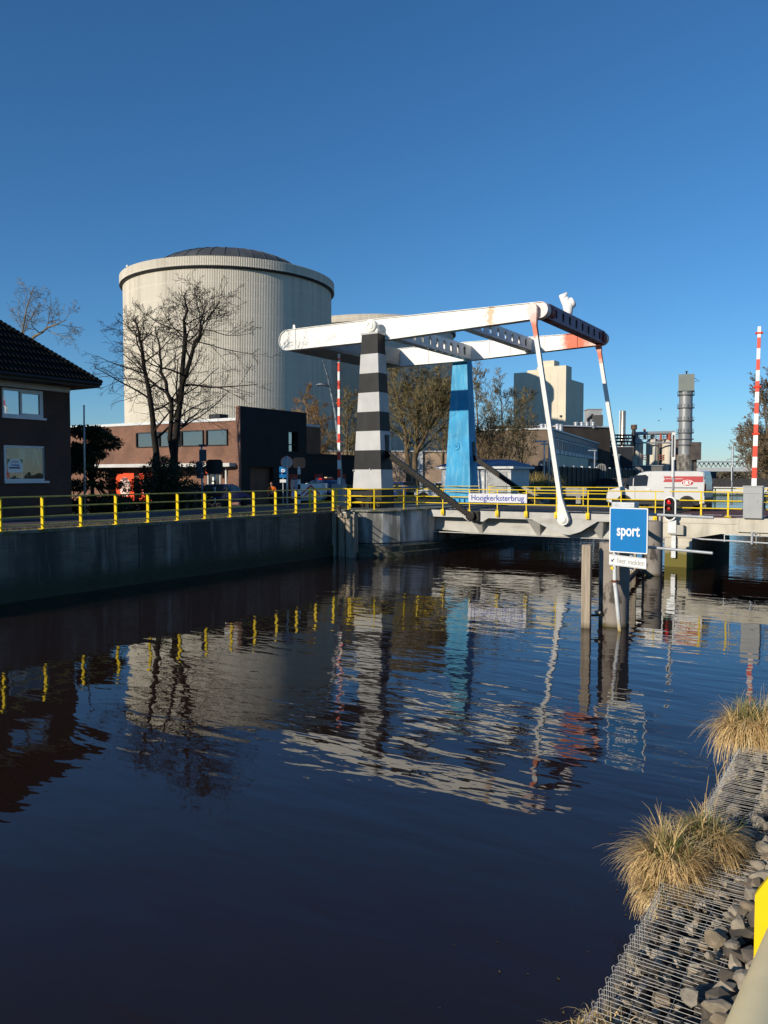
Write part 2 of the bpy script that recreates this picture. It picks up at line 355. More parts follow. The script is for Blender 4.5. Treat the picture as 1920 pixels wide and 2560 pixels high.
# dry grass verge under the quay railing
gm = M('verge_grass', (.20,.17,.06), .9, var=.4, scale=2); vb = MB()
for i in range(2600):
    x = rnd.uniform(-.75,-.12); y = -rnd.uniform(2.5, 30); h = rnd.uniform(.04,.13); a = rnd.uniform(0,6.28); l = rnd.uniform(-.06,.06)
    vb.add([(x-.008*math.cos(a),y-.008*math.sin(a),2.16),(x+.008*math.cos(a),y+.008*math.sin(a),2.16),(x+l,y+l*.5,2.2+h)], [(0,1,2)])
tag(vb.build('grass', gm, local=True), 'dry grass on the quay edge', 'grass', kind='stuff')

# ---------------------------------------------------------------- quay walls
b = MB(); b.bx(-.45,0,-70,-2.6,-1.2,2.12)
q = T('quay_wall', 'dark stained brick quay wall along the left bank under the yellow railing', 'quay wall', (-.2,-30,0)); b.build('wall', quay_m, q)
b = MB(); b.bx(-.2,.07,-70,-3.1,-1.2,.52); b.build('plinth', quay_m, q)
b = MB()
for k in range(12): b.box((-.24,-5.9-5.8*k,2.16),(.56,5.76,.1))
b.build('coping', cope_m, q)
b = MB()
for k in (0,2,5): b.box((.004,-6.2-4.7*k,1.0),(.012,.03,2.2))
b.build('expansion_joint', M('joint', (.035,.03,.028), .9, var=.3), q)
b = MB()   # weeds rooted at the tide line
for i in range(260):
    y = -rnd.uniform(3,26); x = rnd.uniform(.08,.12); h = rnd.uniform(.2,.75)*rnd.random(); dx = rnd.uniform(0,.12)
    b.add([(x,y-.007,.15),(x,y+.007,.15),(x+dx*.4,y+.007+dx*.3,.15+h*.6),(x+dx,y+dx*.6,.15+h)], [(0,1,2),(0,2,3)])
tag(b.build('weeds', M('weeds', (.13,.11,.05), .9, var=.4), q), kind='stuff')
q2 = T('quay_wall', 'low dark sheet pile bank beyond the drawbridge on the left', 'quay wall', (-5,60,0))
b = MB()
for i in range(2, 7):
    (xa,ya),(xb,yb) = LB[i], LB[i+1]; n = max(2,int(math.hypot(xb-xa,yb-ya)/1.2))
    for k in range(n):
        t0, t1 = k/n, (k+1)/n; o = .12 if k%2 else 0
        b.bx(min(xa+(xb-xa)*t0, xa+(xb-xa)*t1)+o, max(xa+(xb-xa)*t0, xa+(xb-xa)*t1)+.15+o, ya+(yb-ya)*t0, ya+(yb-ya)*t1, -1, 1.5 if ya > 20 else 2.0)
b.build('sheet_piles', M('rusty_piles', (.07,.055,.045), .8, var=.3, scale=3), q2)
q3 = T('quay_wall', 'rough stone bank edge far right beyond the drawbridge', 'quay wall', (12,60,0))
b = MB()
for i in range(1, 7):
    (xa,ya),(xb,yb) = RB[i], RB[i+1]
    if ya < 5 and i < 2: continue
    n = 14
    for k in range(n):
        t0 = k/n; x = xa+(xb-xa)*t0+.6; y = ya+(yb-ya)*t0
        b.box((x, y, .4), (1.2, (yb-ya)/n*1.05, 1.6+rnd.uniform(-.2,.3)), rnd.uniform(-.1,.1))
b.build('stone_edge', stone_dark, q3)

# ---------------------------------------------------------------- left abutment
ab = [(-.5,-2.6),(-.2,-3.05),(.9,-3.05),(1.5,-2.85),(2.1,-2.35),(2.6,-1.55),(2.95,-.55),(3.15,.3),(3.15,11.3),(-.5,11.3)]
a = T('bridge_abutment', 'white painted rounded concrete abutment under the striped pillar', 'abutment', (1.2,2,0))
b = MB(); b.prism(ab, .28, 2.19); b.build('abutment_body', abut_mat, a)
b = MB(); b.prism([(x*1.0+(.14 if x > 0 else -.1), y-(.14 if y < 0 else 0)) for x,y in ab], 2.19, 2.26); b.build('abutment_cap', stain(M('cap', (.30,.29,.25), .9, var=.3, scale=3), (.09,.1,.03), 2, (1,1,1), .45, .6, .8), a)
b = MB(); b.prism([(x+(.55 if x > 0 else 0), y-(.45 if y < 0 else 0)) for x,y in ab], -1, .22); b.prism([(x+(.3 if x > 0 else 0), y-(.25 if y < 0 else 0)) for x,y in ab], .22, .5)
b.build('stone_footing', stone_dark, a)
b = MB(); b.tube([(x+.02,y-.02,.62) for x,y in ab[1:8]], .02, 5); b.build('mooring_cable', black_m, a)

# ---------------------------------------------------------------- the drawbridge
br = T('drawbridge', 'white drawbridge with raised twin balance beams on a striped and a blue pillar', 'drawbridge', (0,0,2.2))
def pillar(cy, blue):
    zs = [3.25+i for i in range(9)]
    f = lambda z: (1.78-(z-3.25)/8*.8, 1.18-(z-3.25)/8*.5)
    b = MB()
    for i in range(8):
        b.cur = 1 if (not blue and i % 2) else 0
        w0, d0 = f(zs[i]); w1, d1 = f(zs[i+1]); b.frustum((0,cy), w0, d0, w1, d1, zs[i], zs[i+1])
    p = b.build('pillar', [blue_p] if blue else [pillar_white, pillar_black], br)
    p['label'] = 'weathered blue pillar' if blue else 'black and white banded pillar'
    b = MB(); b.frustum((0,cy), 1.84, 1.24, 1.80, 1.2, 2.2, 3.25)
    if blue:
        for i in range(6): b.box((-.85+i*.34,cy-.68,2.34),(.05,.14,.26))
        b.box((0,cy-.70,2.22),(2.0,.3,.04))
        for i in range(3): b.box((.98,cy-.4+i*.4,2.34),(.14,.05,.26))
    else:
        for i in range(6): b.box((-.85+i*.34,cy-.66,2.4),(.05,.10,.36))
        b.box((0,cy,2.24),(2.1,1.5,.06))
    b.build('pillar_base', blue_p if blue else pillar_black, p)
    b = MB(); b.box((0,cy,11.31),(1.06,.76,.1)); b.build('cap_plate', blue_p if blue else pillar_white, p)
    if blue:
        b = MB(); b.lathe([(.0,-.02),(.21,-.02),(.24,0),(.21,.03),(.16,.03),(.14,.015),(0,.015)], (-.12,cy-.535,5.75), 20, axis=(0,-1,.06)); 
        b.tube([(-.18,cy-.56,5.68),(-.13,cy-.57,5.83),(-.07,cy-.57,5.7),(-.04,cy-.57,5.82)], .018, 5); b.build('round_badge', blue_p, p)
    else:
        b = MB(); b.box((-.84,cy-.62,4.2),(.05,.05,.07)); b.build('bracket_stub', pillar_white, p); b = MB(); b.box((.2,cy-.62,4.27),(.05,.05,.07)); b.build('bracket_stub', pillar_white, p)
    b = MB(); b.box((.76,cy+.12,5.55),(.12,.32,1.0)); b.build('rack_slot', black_m, p)
    # bearing with axle pin
    yb = cy - .02
    b = MB()
    b.prism([(-.32,11.36),(.34,11.36),(.36,11.5),(.24,11.86),(.12,11.98),(-.06,11.98),(-.2,11.86)], -.12, .12, Matrix.Translation((0,yb,0)) @ Matrix.Rotation(R(90),4,'X'))
    s0 = -1 if not blue else 1
    b.lathe([(0,.0),(.30,.0),(.33,.03),(.33,.09),(.25,.13),(.2,.13),(.2,.17),(.12,.17),(.12,.13),(0,.13)], (-.02, yb-.13, 11.74), 24, axis=(0,-1,0))
    b.tube([(-.02,yb,11.74),(-.02,yb-s0*.9,11.74)], .12, 14)
    b.build('bearing', white, p, fixn=True)
pillar(0, False); pillar(10.3, True)
def beam_mats(far):
    m = stain(M('balance_beam_paint', (.84,.82,.76), .45, var=.04, scale=1.5), (.62,.58,.5), 1.2, (.5,.5,.4), .6, .8, .5)
    if far: return band(m, (.60,.13,.05), 0, -8.35, -7.15, 1, 5, (1,1,1), .5)   # placeholder replaced below
    return m
def zone(m, col, x0, x1, ns, amp, soft=.1):
    """paint patch between two stations along the beam, ragged by noise"""
    nt = m.node_tree; L = nt.links; b = nt.nodes['Principled BSDF']; src = b.inputs['Base Color'].links[0].from_socket
    tc = nd(nt, 'ShaderNodeTexCoord'); sp = nd(nt, 'ShaderNodeSeparateXYZ'); L.new(tc.outputs['Object'], sp.inputs[0])
    nz = nd(nt, 'ShaderNodeTexNoise'); nz.inputs['Scale'].default_value = ns; nz.inputs['Detail'].default_value = 6; L.new(tc.outputs['Object'], nz.inputs['Vector'])
    ad = nd(nt, 'ShaderNodeMath', operation='MULTIPLY_ADD'); L.new(nz.outputs['Fac'], ad.inputs[0]); ad.inputs[1].default_value = amp; L.new(sp.outputs[0], ad.inputs[2])
    o = amp/2
    r1 = nd(nt, 'ShaderNodeMapRange'); r1.inputs['From Min'].default_value = x0+o-soft; r1.inputs['From Max'].default_value = x0+o+soft; L.new(ad.outputs[0], r1.inputs['Value'])
    r2 = nd(nt, 'ShaderNodeMapRange'); r2.inputs['From Min'].default_value = x1+o-soft; r2.inputs['From Max'].default_value = x1+o+soft; r2.inputs['To Min'].default_value = 1; r2.inputs['To Max'].default_value = 0; L.new(ad.outputs[0], r2.inputs['Value'])
    mm = nd(nt, 'ShaderNodeMath', operation='MULTIPLY'); L.new(r1.outputs[0], mm.inputs[0]); L.new(r2.outputs[0], mm.inputs[1])
    mx = nd(nt, 'ShaderNodeMix', data_type='RGBA'); L.new(mm.outputs[0], mx.inputs[0]); L.new(src, mx.inputs[6]); mx.inputs[7].default_value = c4(col); L.new(mx.outputs[2], b.inputs['Base Color']); return m
ZB = 11.62
def beam(cy, far):
    m = beam_mats(False)
    if far: zone(zone(m, (.80,.50,.42), 8.2, 12, 3, .4), (.60,.13,.055), 6.9, 8.35, 4, .7, .25)
    else: zone(zone(m, (.62,.45,.30), 6.35, 6.7, 6, .9, .05), (.82,.68,.62), 8.7, 12, 4, .4, .2)
    top = lambda x: ZB + .54 - max(0, x)*.017; bot = lambda x: ZB - .56 + max(0, x-.8)*.030
    xs = [-6.1,-4,-2,0,1.2,3,5,7,9.05]
    poly = [(x, bot(x)) for x in xs]
    hr = (top(9.05)-bot(9.05))/2; zr = (top(9.05)+bot(9.05))/2
    poly += [(9.05+hr*math.sin(R(a)), zr-hr*math.cos(R(a))) for a in range(18,180,18)]
    poly += [(x, top(x)) for x in reversed(xs)]
    hl = .55; zl = (top(-6.1)+bot(-6.1))/2
    poly += [(-6.1-hl*math.sin(R(a)), zl+hl*math.cos(R(a))) for a in range(18,180,18)]
    M4 = Matrix.Translation((0,cy,0)) @ Matrix.Rotation(R(90),4,'X')
    b = MB(); b.prism(poly, -.17, .17, M4); bo = b.build('balance_beam', m, br)
    # flanges: a lip all round, proud of the web
    b = MB(); c = (sum(p[0] for p in poly)/len(poly), ZB)
    n = len(poly)
    for i in range(n):
        (xa,za),(xb,zb) = poly[i], poly[(i+1)%n]; dx, dz = xb-xa, zb-za; L_ = math.hypot(dx,dz)
        nx, nz = dz/L_, -dx/L_
        b.add([(xa,cy-.24,za),(xb,cy-.24,zb),(xb+nx*.03,cy-.24,zb+nz*.03),(xa+nx*.03,cy-.24,za+nz*.03),(xa,cy+.24,za),(xb,cy+.24,zb),(xb+nx*.03,cy+.24,zb+nz*.03),(xa+nx*.03,cy+.24,za+nz*.03)],
              [(0,1,2,3),(7,6,5,4),(0,4,5,1),(3,2,6,7),(0,3,7,4),(1,5,6,2)])
    b.build('flange', m, bo, fixn=True)
    for x in ([-5.5] if not far else [-5.5,-2,2.2,3.6,5.7,7.7]): b = MB(); b.bx(x-.02,x+.02,cy-.215,cy-.165,bot(x)+.003,top(x)-.003); b.build('stiffener', m, bo)
    b = MB(); b.box((-5.65,cy-.1,top(-5.65)+.12),(.16,.05,.22)); b.lathe([(.08,-.03),(.08,.03)], (-5.65,cy-.1,top(-5.65)+.21), 12, axis=(0,1,0)); b.build('lifting_lug', m, bo)
    # end joint
    s = -1 if not far else 1; yj = cy + s*.24
    b = MB(); b.lathe([(0,0),(.23,0),(.25,.03),(.25,.08),(.19,.1),(.19,.16),(.12,.18),(.12,.2),(.05,.22),(0,.22)], (8.72,yj,ZB+.1), 28, axis=(0,s,0))
    b.build('joint_disc', stain(M('joint_paint', (.80,.62,.54), .5, var=.15, scale=4), (.66,.25,.16), 5, (1,1,1), .5, .65, .8), bo, fixn=True)
    return yj
y1 = beam(.6, False); y2 = beam(9.7, True)
# end drums of the outer cross girder
for cy, s in ((.6,1),(9.7,-1)):
    b = MB(); b.tube([(9.05,cy+s*.26,ZB+.02),(9.05,cy+s*.75,ZB+.02)], .41, 24); b.build('girder_end_drum', dark_primer, br, smooth=2)
# hangers
def hanger(cy, s, far):
    top = Vector((8.72, cy+s*.36, ZB+.1)); bot = Vector((10.37, .12 if not far else 10.18, 1.92))
    d = (bot-top).normalized(); a = Vector((0,1,0)); sd = d.cross(a).normalized()
    hm = stain(M('hanger_paint', (.72,.71,.68), .45, var=.06, scale=2), (.5,.48,.44), 2, (1,1,.3), .56, .75, .5)
    hm = band(hm, (.80,.42,.32), 2, 0, 0, 0) if False else hm
    nt = hm.node_tree
    # red primer only near the upper end (parent origin is at z = 2.2)
    zone_z(hm, (.64,.15,.07), 8.2, 8.7, 4, .6, .12)
    b = MB()
    def seg(t0, t1, w, th, off=0):
        p, q = top+(bot-top)*t0, top+(bot-top)*t1
        vs = [pp + sd*i*w/2 + a*(j*th/2+off) for pp in (p,q) for i,j in ((-1,-1),(1,-1),(1,1),(-1,1))]
        b.add(vs, [(3,2,1,0),(4,5,6,7)] + [(i,(i+1)%4,4+(i+1)%4,4+i) for i in range(4)])
    seg(.02,.985,.05,.16); seg(.02,.985,.2,.025,-.085); seg(.02,.985,.2,.025,.085)
    h = b.build('hanger', hm, br, fixn=True)
    u = Vector((0,0,1))
    for (c, r0, up, k) in ((top,.25,1,.85),(bot,.27,-1,1.0)):
        b = MB(); dd = d*up   # direction from the joint along the rod
        pts = []
        for t in range(0, 181, 15):
            pts.append(-dd*math.cos(R(t-90))*r0 + sd*math.sin(R(t-90))*r0)
        pts += [dd*k + sd*.1, dd*k - sd*.1]
        n = len(pts); vs = [c+p+a*.10 for p in pts] + [c+p-a*.10 for p in pts]
        b.add(vs, [tuple(range(n)), tuple(range(2*n-1,n-1,-1))] + [(i,n+i,n+(i+1)%n,(i+1)%n) for i in range(n)])
        b.build('eye_plate', hm, h, fixn=True)
    b = MB(); b.lathe([(0,0),(.2,0),(.2,.03),(.15,.05),(.15,.08),(.08,.1),(0,.1)], bot + a*s*.1, 24, axis=(0,s,0)); b.build('joint_pin', white, h, fixn=True)
def zone_z(m, col, z0, z1, ns, amp, soft):
    nt = m.node_tree; L = nt.links; b = nt.nodes['Principled BSDF']; src = b.inputs['Base Color'].links[0].from_socket
    tc = nd(nt, 'ShaderNodeTexCoord'); sp = nd(nt, 'ShaderNodeSeparateXYZ'); L.new(tc.outputs['Object'], sp.inputs[0])
    nz = nd(nt, 'ShaderNodeTexNoise'); nz.inputs['Scale'].default_value = ns; L.new(tc.outputs['Object'], nz.inputs['Vector'])
    ad = nd(nt, 'ShaderNodeMath', operation='MULTIPLY_ADD'); L.new(nz.outputs['Fac'], ad.inputs[0]); ad.inputs[1].default_value = amp; L.new(sp.outputs[2], ad.inputs[2])
    r1 = nd(nt, 'ShaderNodeMapRange'); r1.inputs['From Min'].default_value = z0+amp/2-soft; r1.inputs['From Max'].default_value = z0+amp/2+soft; L.new(ad.outputs[0], r1.inputs['Value'])
    r2 = nd(nt, 'ShaderNodeMapRange'); r2.inputs['From Min'].default_value = z1+amp/2; r2.inputs['From Max'].default_value = z1+amp/2+.6; r2.inputs['To Min'].default_value = 1; r2.inputs['To Max'].default_value = .18; L.new(ad.outputs[0], r2.inputs['Value'])
    mm = nd(nt, 'ShaderNodeMath', operation='MULTIPLY'); L.new(r1.outputs[0], mm.inputs[0]); L.new(r2.outputs[0], mm.inputs[1])
    mx = nd(nt, 'ShaderNodeMix', data_type='RGBA'); L.new(mm.outputs[0], mx.inputs[0]); L.new(src, mx.inputs[6]); mx.inputs[7].default_value = c4(col); L.new(mx.outputs[2], b.inputs['Base Color'])
hanger(.6, -1, False); hanger(9.7, 1, True)
# cross girders with port holes
def girder(x, zc, hgt, wid, mat, nh, back=None, y0=.78, y1=9.52, bottom=False, lab=None):
    b = MB(); z0, z1 = zc-hgt/2, zc+hgt/2; hh = .44*hgt/.72; hw = .30
    pitch = (y1-y0-1.0)/nh; ys = [y0+.5+pitch*(i+.5) for i in range(nh)]
    for xs in (x+wid/2-.02, x-wid/2+.02):
        b.bx(xs-.018, xs+.018, y0, y1, z0+.03, zc-hh/2); b.bx(xs-.018, xs+.018, y0, y1, zc+hh/2, z1-.03)
        e = y0
        for yc in ys + [None]:
            e2 = yc-hw/2 if yc is not None else y1
            b.bx(xs-.018, xs+.018, e, e2, zc-hh/2, zc+hh/2)
            if yc is not None:
                for sy in (-1,1):
                    for sz in (-1,1):
                        k = .07; yy, zz = yc+sy*hw/2, zc+sz*hh/2
                        tri = [(yy,zz),(yy-sy*k,zz),(yy,zz-sz*k)]
                        b.add([(xs-.018,p,q) for p,q in tri]+[(xs+.018,p,q) for p,q in tri], [(0,1,2),(5,4,3),(0,2,5,3),(1,4,5,2)])
                e = yc+hw/2
    b.bx(x-wid/2, x+wid/2, y0, y1, z1-.03, z1)
    if bottom:
        e = y0
        for yc in ys + [None]:
            e2 = yc-.14 if yc is not None else y1
            b.bx(x-wid/2, x+wid/2, e, e2, z0, z0+.03)
            if yc is not None: b.bx(x-wid/2, x-.12, e2, yc+.14, z0, z0+.03); b.bx(x+.12, x+wid/2, e2, yc+.14, z0, z0+.03); e = yc+.14
    else: b.bx(x-wid/2, x+wid/2, y0, y1, z0, z0+.03)
    if back: b.bx(x-.02, x+.02, y0, y1, z0+.04, z1-.04)
    g = b.build('cross_girder', mat, br)
    if lab: g['label'] = lab
girder(.75, ZB-.12, .82, .55, white, 9, bottom=True)
girder(4.75, ZB+.02, .70, .5, white, 8)
girder(9.08, ZB+.02, .70, .5, stain(M('primer_shade_purple', (.30,.20,.27), .6, var=.15, scale=2), (.2,.06,.06), 1.5, (1,.6,1), .5, .7, .7), 8, back=True, lab='outer cross girder in red-brown primer, shade in the colour')  # red-brown primer whose shade is put into the purple tone
b = MB(); b.bx(-6.4,-4.1,.86,9.44,ZB-.54,ZB+.5); b.bx(-4.1,-4.06,1.3,9.0,ZB-.44,ZB+.42); b.build('counterweight', stain(M('counterweight_grey', (.34,.33,.31), .6, var=.12, scale=1), (.2,.19,.17), 1, (1,1,1), .5, .7, .6), br)
# drive racks
for cy in (-.02, 10.28):
    t = Vector((.55,cy+.14,5.25)); e = Vector((5.64,cy+.2,1.95)); d = (e-t)
    b = MB(); a = Vector((0,1,0)); sd = d.normalized().cross(a)
    for (o, w_, th) in ((0,.26,.06),(.1,.06,.22),(-.1,.06,.22)):
        vs = [pp + sd*(o+i*w_/2 if w_ < .1 else i*w_/2) + a*(j*th/2) for pp in (t,e) for i,j in ((-1,-1),(1,-1),(1,1),(-1,1))]
        b.add(vs, [(3,2,1,0),(4,5,6,7)] + [(i,(i+1)%4,4+(i+1)%4,4+i) for i in range(4)])
    rk = b.build('drive_rack', black_steel, br, fixn=True)
    b = MB(); n = 46
    for i in range(n): b.box(t+d*((i+.5)/n)-sd*.16, (.05,.1,.06), rot=Matrix((d.normalized(), a, sd)).transposed())
    b.build('rack_tooth_row', black_steel, rk)
    b = MB(); b.lathe([(0,-.16),(.24,-.16),(.24,.16),(0,.16)], e, 16, axis=(0,1,0)); b.box(e+Vector((.1,.18,0)),(.62,.3,.5)); b.build('rack_hinge', black_steel, rk, bevel=.03)
# deck
b = MB(); b.bx(1.6,14.66,.45,9.95,1.98,2.17); dk = b.build('deck', grey_steel, br)
b = MB(); b.bx(1.6,14.66,.5,9.9,2.174,2.196); b.build('deck_surface', asphalt, dk)
b = MB(); b.bx(1.62,14.64,2.2,2.35,2.198,2.204); b.bx(1.62,14.64,8.0,8.15,2.198,2.204); b.build('lane_line', M('road_line', (.7,.69,.65), .7, var=.15, scale=6), dk)
for cy, s in ((.36,-1),(10.04,1)):
    b = MB(); b.bx(1.9,14.66,cy-.03,cy+.03,1.86,2.2)
    b.prism([(8.75,1.862),(9.6,1.45),(10.2,1.22),(10.6,1.2),(11.1,1.36),(11.9,1.862)], -.035, .035, Matrix.Translation((0,cy+s*.004,0)) @ Matrix.Rotation(R(90),4,'X'))
    b.prism([(5.1,1.862),(5.4,1.68),(6.2,1.68),(6.5,1.862)], -.03, .03, Matrix.Translation((0,cy,0)) @ Matrix.Rotation(R(90),4,'X'))
    fa = b.build('fascia', grey_steel, br, fixn=True)
for cy, s in ((1.15,-1),(9.25,1)):
    b = MB()
    poly = [(2.2,1.98),(14.7,1.98),(14.7,1.2),(13.6,1.06),(5,1.06),(2.6,1.2)]
    b.prism(poly, -.03, .03, Matrix.Translation((0,cy,0)) @ Matrix.Rotation(R(90),4,'X')); b.bx(2.6,14.7,cy-.2,cy+.2,1.02,1.055)
    gd = b.build('main_girder', grey_steel, br, fixn=True)
    for x in (2.62,5.75,8.78,11.8):
        b = MB()
        for t in (-.2,.2):
            vs = [(x+t*1.6,cy+s*.72,1.855),(x+t*.35,cy+s*.04,1.06),(x+t*1.6,cy+s*.04,1.855)]
            b.add([(p[0]-.015,p[1],p[2]) for p in vs]+[(p[0]+.015,p[1],p[2]) for p in vs], [(0,1,2),(5,4,3),(0,3,4,1),(1,4,5,2),(2,5,3,0)])
        b.add([(x-.32,cy+s*.73,1.857),(x+.32,cy+s*.73,1.857),(x+.07,cy+s*.05,1.062),(x-.07,cy+s*.05,1.062)], [(0,1,2,3)])
        b.build('deck_bracket', grey_steel, gd)

# ---------------------------------------------------------------- fixed span and its pier
fs = T('bridge_span', 'pale concrete fixed bridge span with pier at the right', 'bridge span', (15.5,5,0))
b = MB(); b.bx(14.76,32,.32,9.98,1.92,2.17)
b.prism([(14.76,1.92),(32,1.92),(32,1.5),(17.1,1.5),(16.05,1.28),(14.76,1.28)], -.2, .2, Matrix.Translation((0,.56,0)) @ Matrix.Rotation(R(90),4,'X'))
b.prism([(14.76,1.92),(32,1.92),(32,1.5),(17.1,1.5),(16.05,1.28),(14.76,1.28)], -.2, .2, Matrix.Translation((0,9.74,0)) @ Matrix.Rotation(R(90),4,'X'))
b.build('span_beam', conc, fs, fixn=True)
b = MB(); b.bx(14.83,15.95,.42,9.9,-1,1.3); b.bx(14.83,15.95,.42,.72,1.3,1.9); p = b.build('pier', pier_mat, fs)
b = MB(); b.bx(15.8,16.05,.15,.42,-.6,.75); b.build('pier_post', pier_mat, p)
b = MB(); b.bx(17.75,19.1,.2,.5,1.62,2.19); b.build('barrier_corbel', conc, fs)
b = MB(); b.bx(14.78,32,.5,9.8,2.174,2.196); b.build('span_surface', redroad, fs)
b = MB(); b.add([(17.0,1.6,2.2),(18.6,.75,2.2),(18.75,.9,2.2),(17.1,1.75,2.2)], [(0,1,2,3)]); b.bx(14.80,32,2.2,2.35,2.198,2.204); b.build('span_line', bpy.data.materials['road_line'], fs)
# pipes and cabinet on the pier
cb = T('cable_box', 'small beige cable box with conduit on the concrete pier', 'cable box', (15.25,.2,1.2))
b = MB(); b.box((15.35,.2,1.62),(.62,.2,.42)); b.build('box', M('beige_box', (.42,.40,.34), .6, var=.15), cb, bevel=.015)
b = MB(); b.bx(15.14,15.32,.26,.36,.4,1.4); b.build('conduit', galv, cb)
pp = T('pipe', 'thin grey pipe hung under the concrete span', 'pipe', (18,.0,1.3))
b = MB(); b.tube([(16.05,.05,1.28),(18.0,.05,1.24),(19.5,.05,1.2),(32,.05,1.16)], .035, 8); b.build('pipe_run', galv, pp)
b = MB()
for x in (17.3,19.2): b.bx(x-.015,x+.015,.04,.06,1.2,1.5)
b.box((18.3,.05,1.5),(2.0,.03,.03)); b.tube([(18.35,.05,1.65),(18.35,.0,1.15)],.05,8); b.tube([(18.5,.05,1.65),(18.5,.05,1.15)],.02,6)
b.build('pipe_bracket', galv, pp)

# ---------------------------------------------------------------- railings
def railing(name, label, base, posts, rails, postm, railm, pw, rr, h=None, foot=None, loc=None, rad=True, flat=.5, group=None):
    t = T(name, label, 'railing', loc or (base[0][0], base[0][1], base[0][2]), group=group)
    for k, hgt in enumerate(rails):
        b = MB(); b.tube([(x,y,z+hgt) for x,y,z in base], rr, 8); b.build('rail', railm, t, smooth=2)
    for (x,y,z,rz) in posts:
        b = MB(); b.box((0,0,(h or rails[0])/2), (pw, pw*flat, h or rails[0]))
        o = b.build('post', postm, t, local=True); o.location = Vector((x,y,z)) - t.location; o.rotation_euler = (0,0,rz)
        if foot:
            f = MB(); foot(f); q = f.build('post_foot', yellow, o, local=True, bevel=.006)
    return t
# left quay
ps = [(-.1, -2.0-1.452*k, 2.2, R(0)) for k in range(0, 20)]
def foot_plate(f): f.box((0,0,.012),(.2,.2,.024))
railing('quay_railing', 'long yellow four-rail railing along the dark left quay wall', [(-.1,-30,2.2),(-.1,-15,2.2),(-.1,-2.0,2.2)], ps, [1.06,.74,.42,.16], yellow, yellow_shaded_worn, .125, .024, h=1.03, foot=foot_plate, flat=.35)
# round the abutment corner
base = [(-.1,-2.0,2.24),(.0,-2.55,2.24),(.35,-2.8,2.24),(1.0,-2.82,2.24),(1.6,-2.5,2.24),(2.15,-1.85,2.24),(2.55,-1.1,2.24),(2.85,-.2,2.24),(2.9,.33,2.22)]
railing('abutment_railing', 'short curved yellow railing around the foot of the striped pillar', base, [(.35,-2.8,2.24,0),(1.65,-2.45,2.24,R(40)),(2.55,-1.1,2.24,R(65))], [1.03,.68,.36], yellow, yellow, .07, .026, foot=foot_plate)
def foot_brk(f): f.box((0,-.05,-.1),(.17,.05,.3)); f.box((0,-.08,-.16),(.06,.06,.16))
ps = [(2.53+1.49*k, .26, 2.2, 0) for k in range(9)]
railing('bridge_railing', 'yellow three-rail railing on the near edge of the drawbridge deck', [(2.4,.26,2.2),(14.8,.26,2.2)], ps, [1.05,.68,.36], yellow, yellow, .045, .024, foot=foot_brk)
def foot2(f): f.box((0,0,.012),(.3,.14,.024)); f.box((.08,0,.04),(.03,.03,.05)); f.box((-.08,0,.04),(.03,.03,.05))
ps = [(x,.4,2.2,0) for x in (16.3,17.36)]
railing('bridge_railing', 'short yellow railing piece on the concrete span left of the grey barrier box', [(15.0,.4,2.2),(17.9,.4,2.2)], ps, [1.05,.68,.36], yellow, yellow, .07, .026, foot=foot2)
ps = [(x,.4,2.2,0) for x in (19.6,21.1,22.6)]
railing('bridge_railing', 'yellow railing piece on the concrete span right of the grey barrier box', [(18.75,.4,2.2),(19.0,.4,2.2),(24,.4,2.2)], ps, [1.05,.68,.36], yellow, yellow, .07, .026, foot=foot2)
ps = [(2.0+1.49*k,10.15,2.2,0) for k in range(9)]
railing('bridge_railing', 'yellow railing on the far edge of the drawbridge deck behind the van', [(1.9,10.15,2.2),(14.8,10.15,2.2)], ps, [1.05,.68,.36], yellow, yellow, .045, .024, foot=None)
ps = [(15.2+1.9*k,9.9,2.2,0) for k in range(8)]
railing('bridge_railing', 'yellow railing on the far edge of the concrete span behind the barrier', [(15.0,9.9,2.2),(30,9.9,2.2)], ps, [1.05,.68,.36], yellow, yellow, .06, .026, foot=None)
ps = [(-.2+1.45*k if k < 1 else 0, 0, 0, 0) for k in range(0)]
base = [(-9,9.3,2.17),(-4,9.3,2.18),(-1.6,9.3,2.2),(-1.4,8.9,2.2)]
railing('approach_railing', 'yellow railing across the road left of the blue pillar', [(-9,9.9,2.16),(-1.5,9.9,2.2),(1.9,9.0,2.24)], [(-9+1.5*k,9.9,2.17,0) for k in range(6)], [1.05,.7,.36], yellow, yellow_shaded_worn, .06, .026)
railing('approach_railing', 'thin yellow railing at the bridge end left of the striped pillar', [(-3.6,-.9,2.19),(-.1,-.9,2.2)], [(-3.5,-.9,2.19,0),(-1.75,-.9,2.2,0)], [1.05,.68,.36], yellow, yellow, .10, .026)

# name sign on the railing
ns = T('name_sign', 'long white bridge name board with blue lettering on the railing', 'sign', (7.0,.2,2.84))
b = MB(); board(b, (7.02,.19,2.845), (1,0,0), 3.06, .43, .03); b.build('sign_board', stain(M('name_board', (.66,.66,.70), .4, var=.06, scale=2), (.45,.45,.5), 3, (1,1,1), .55, .7, .5), ns)
text('Hoogkerksterbrug', .38, letter_blue, ns, (7.02,.17,2.84), (1,0,0), width=2.76, bold=.004)

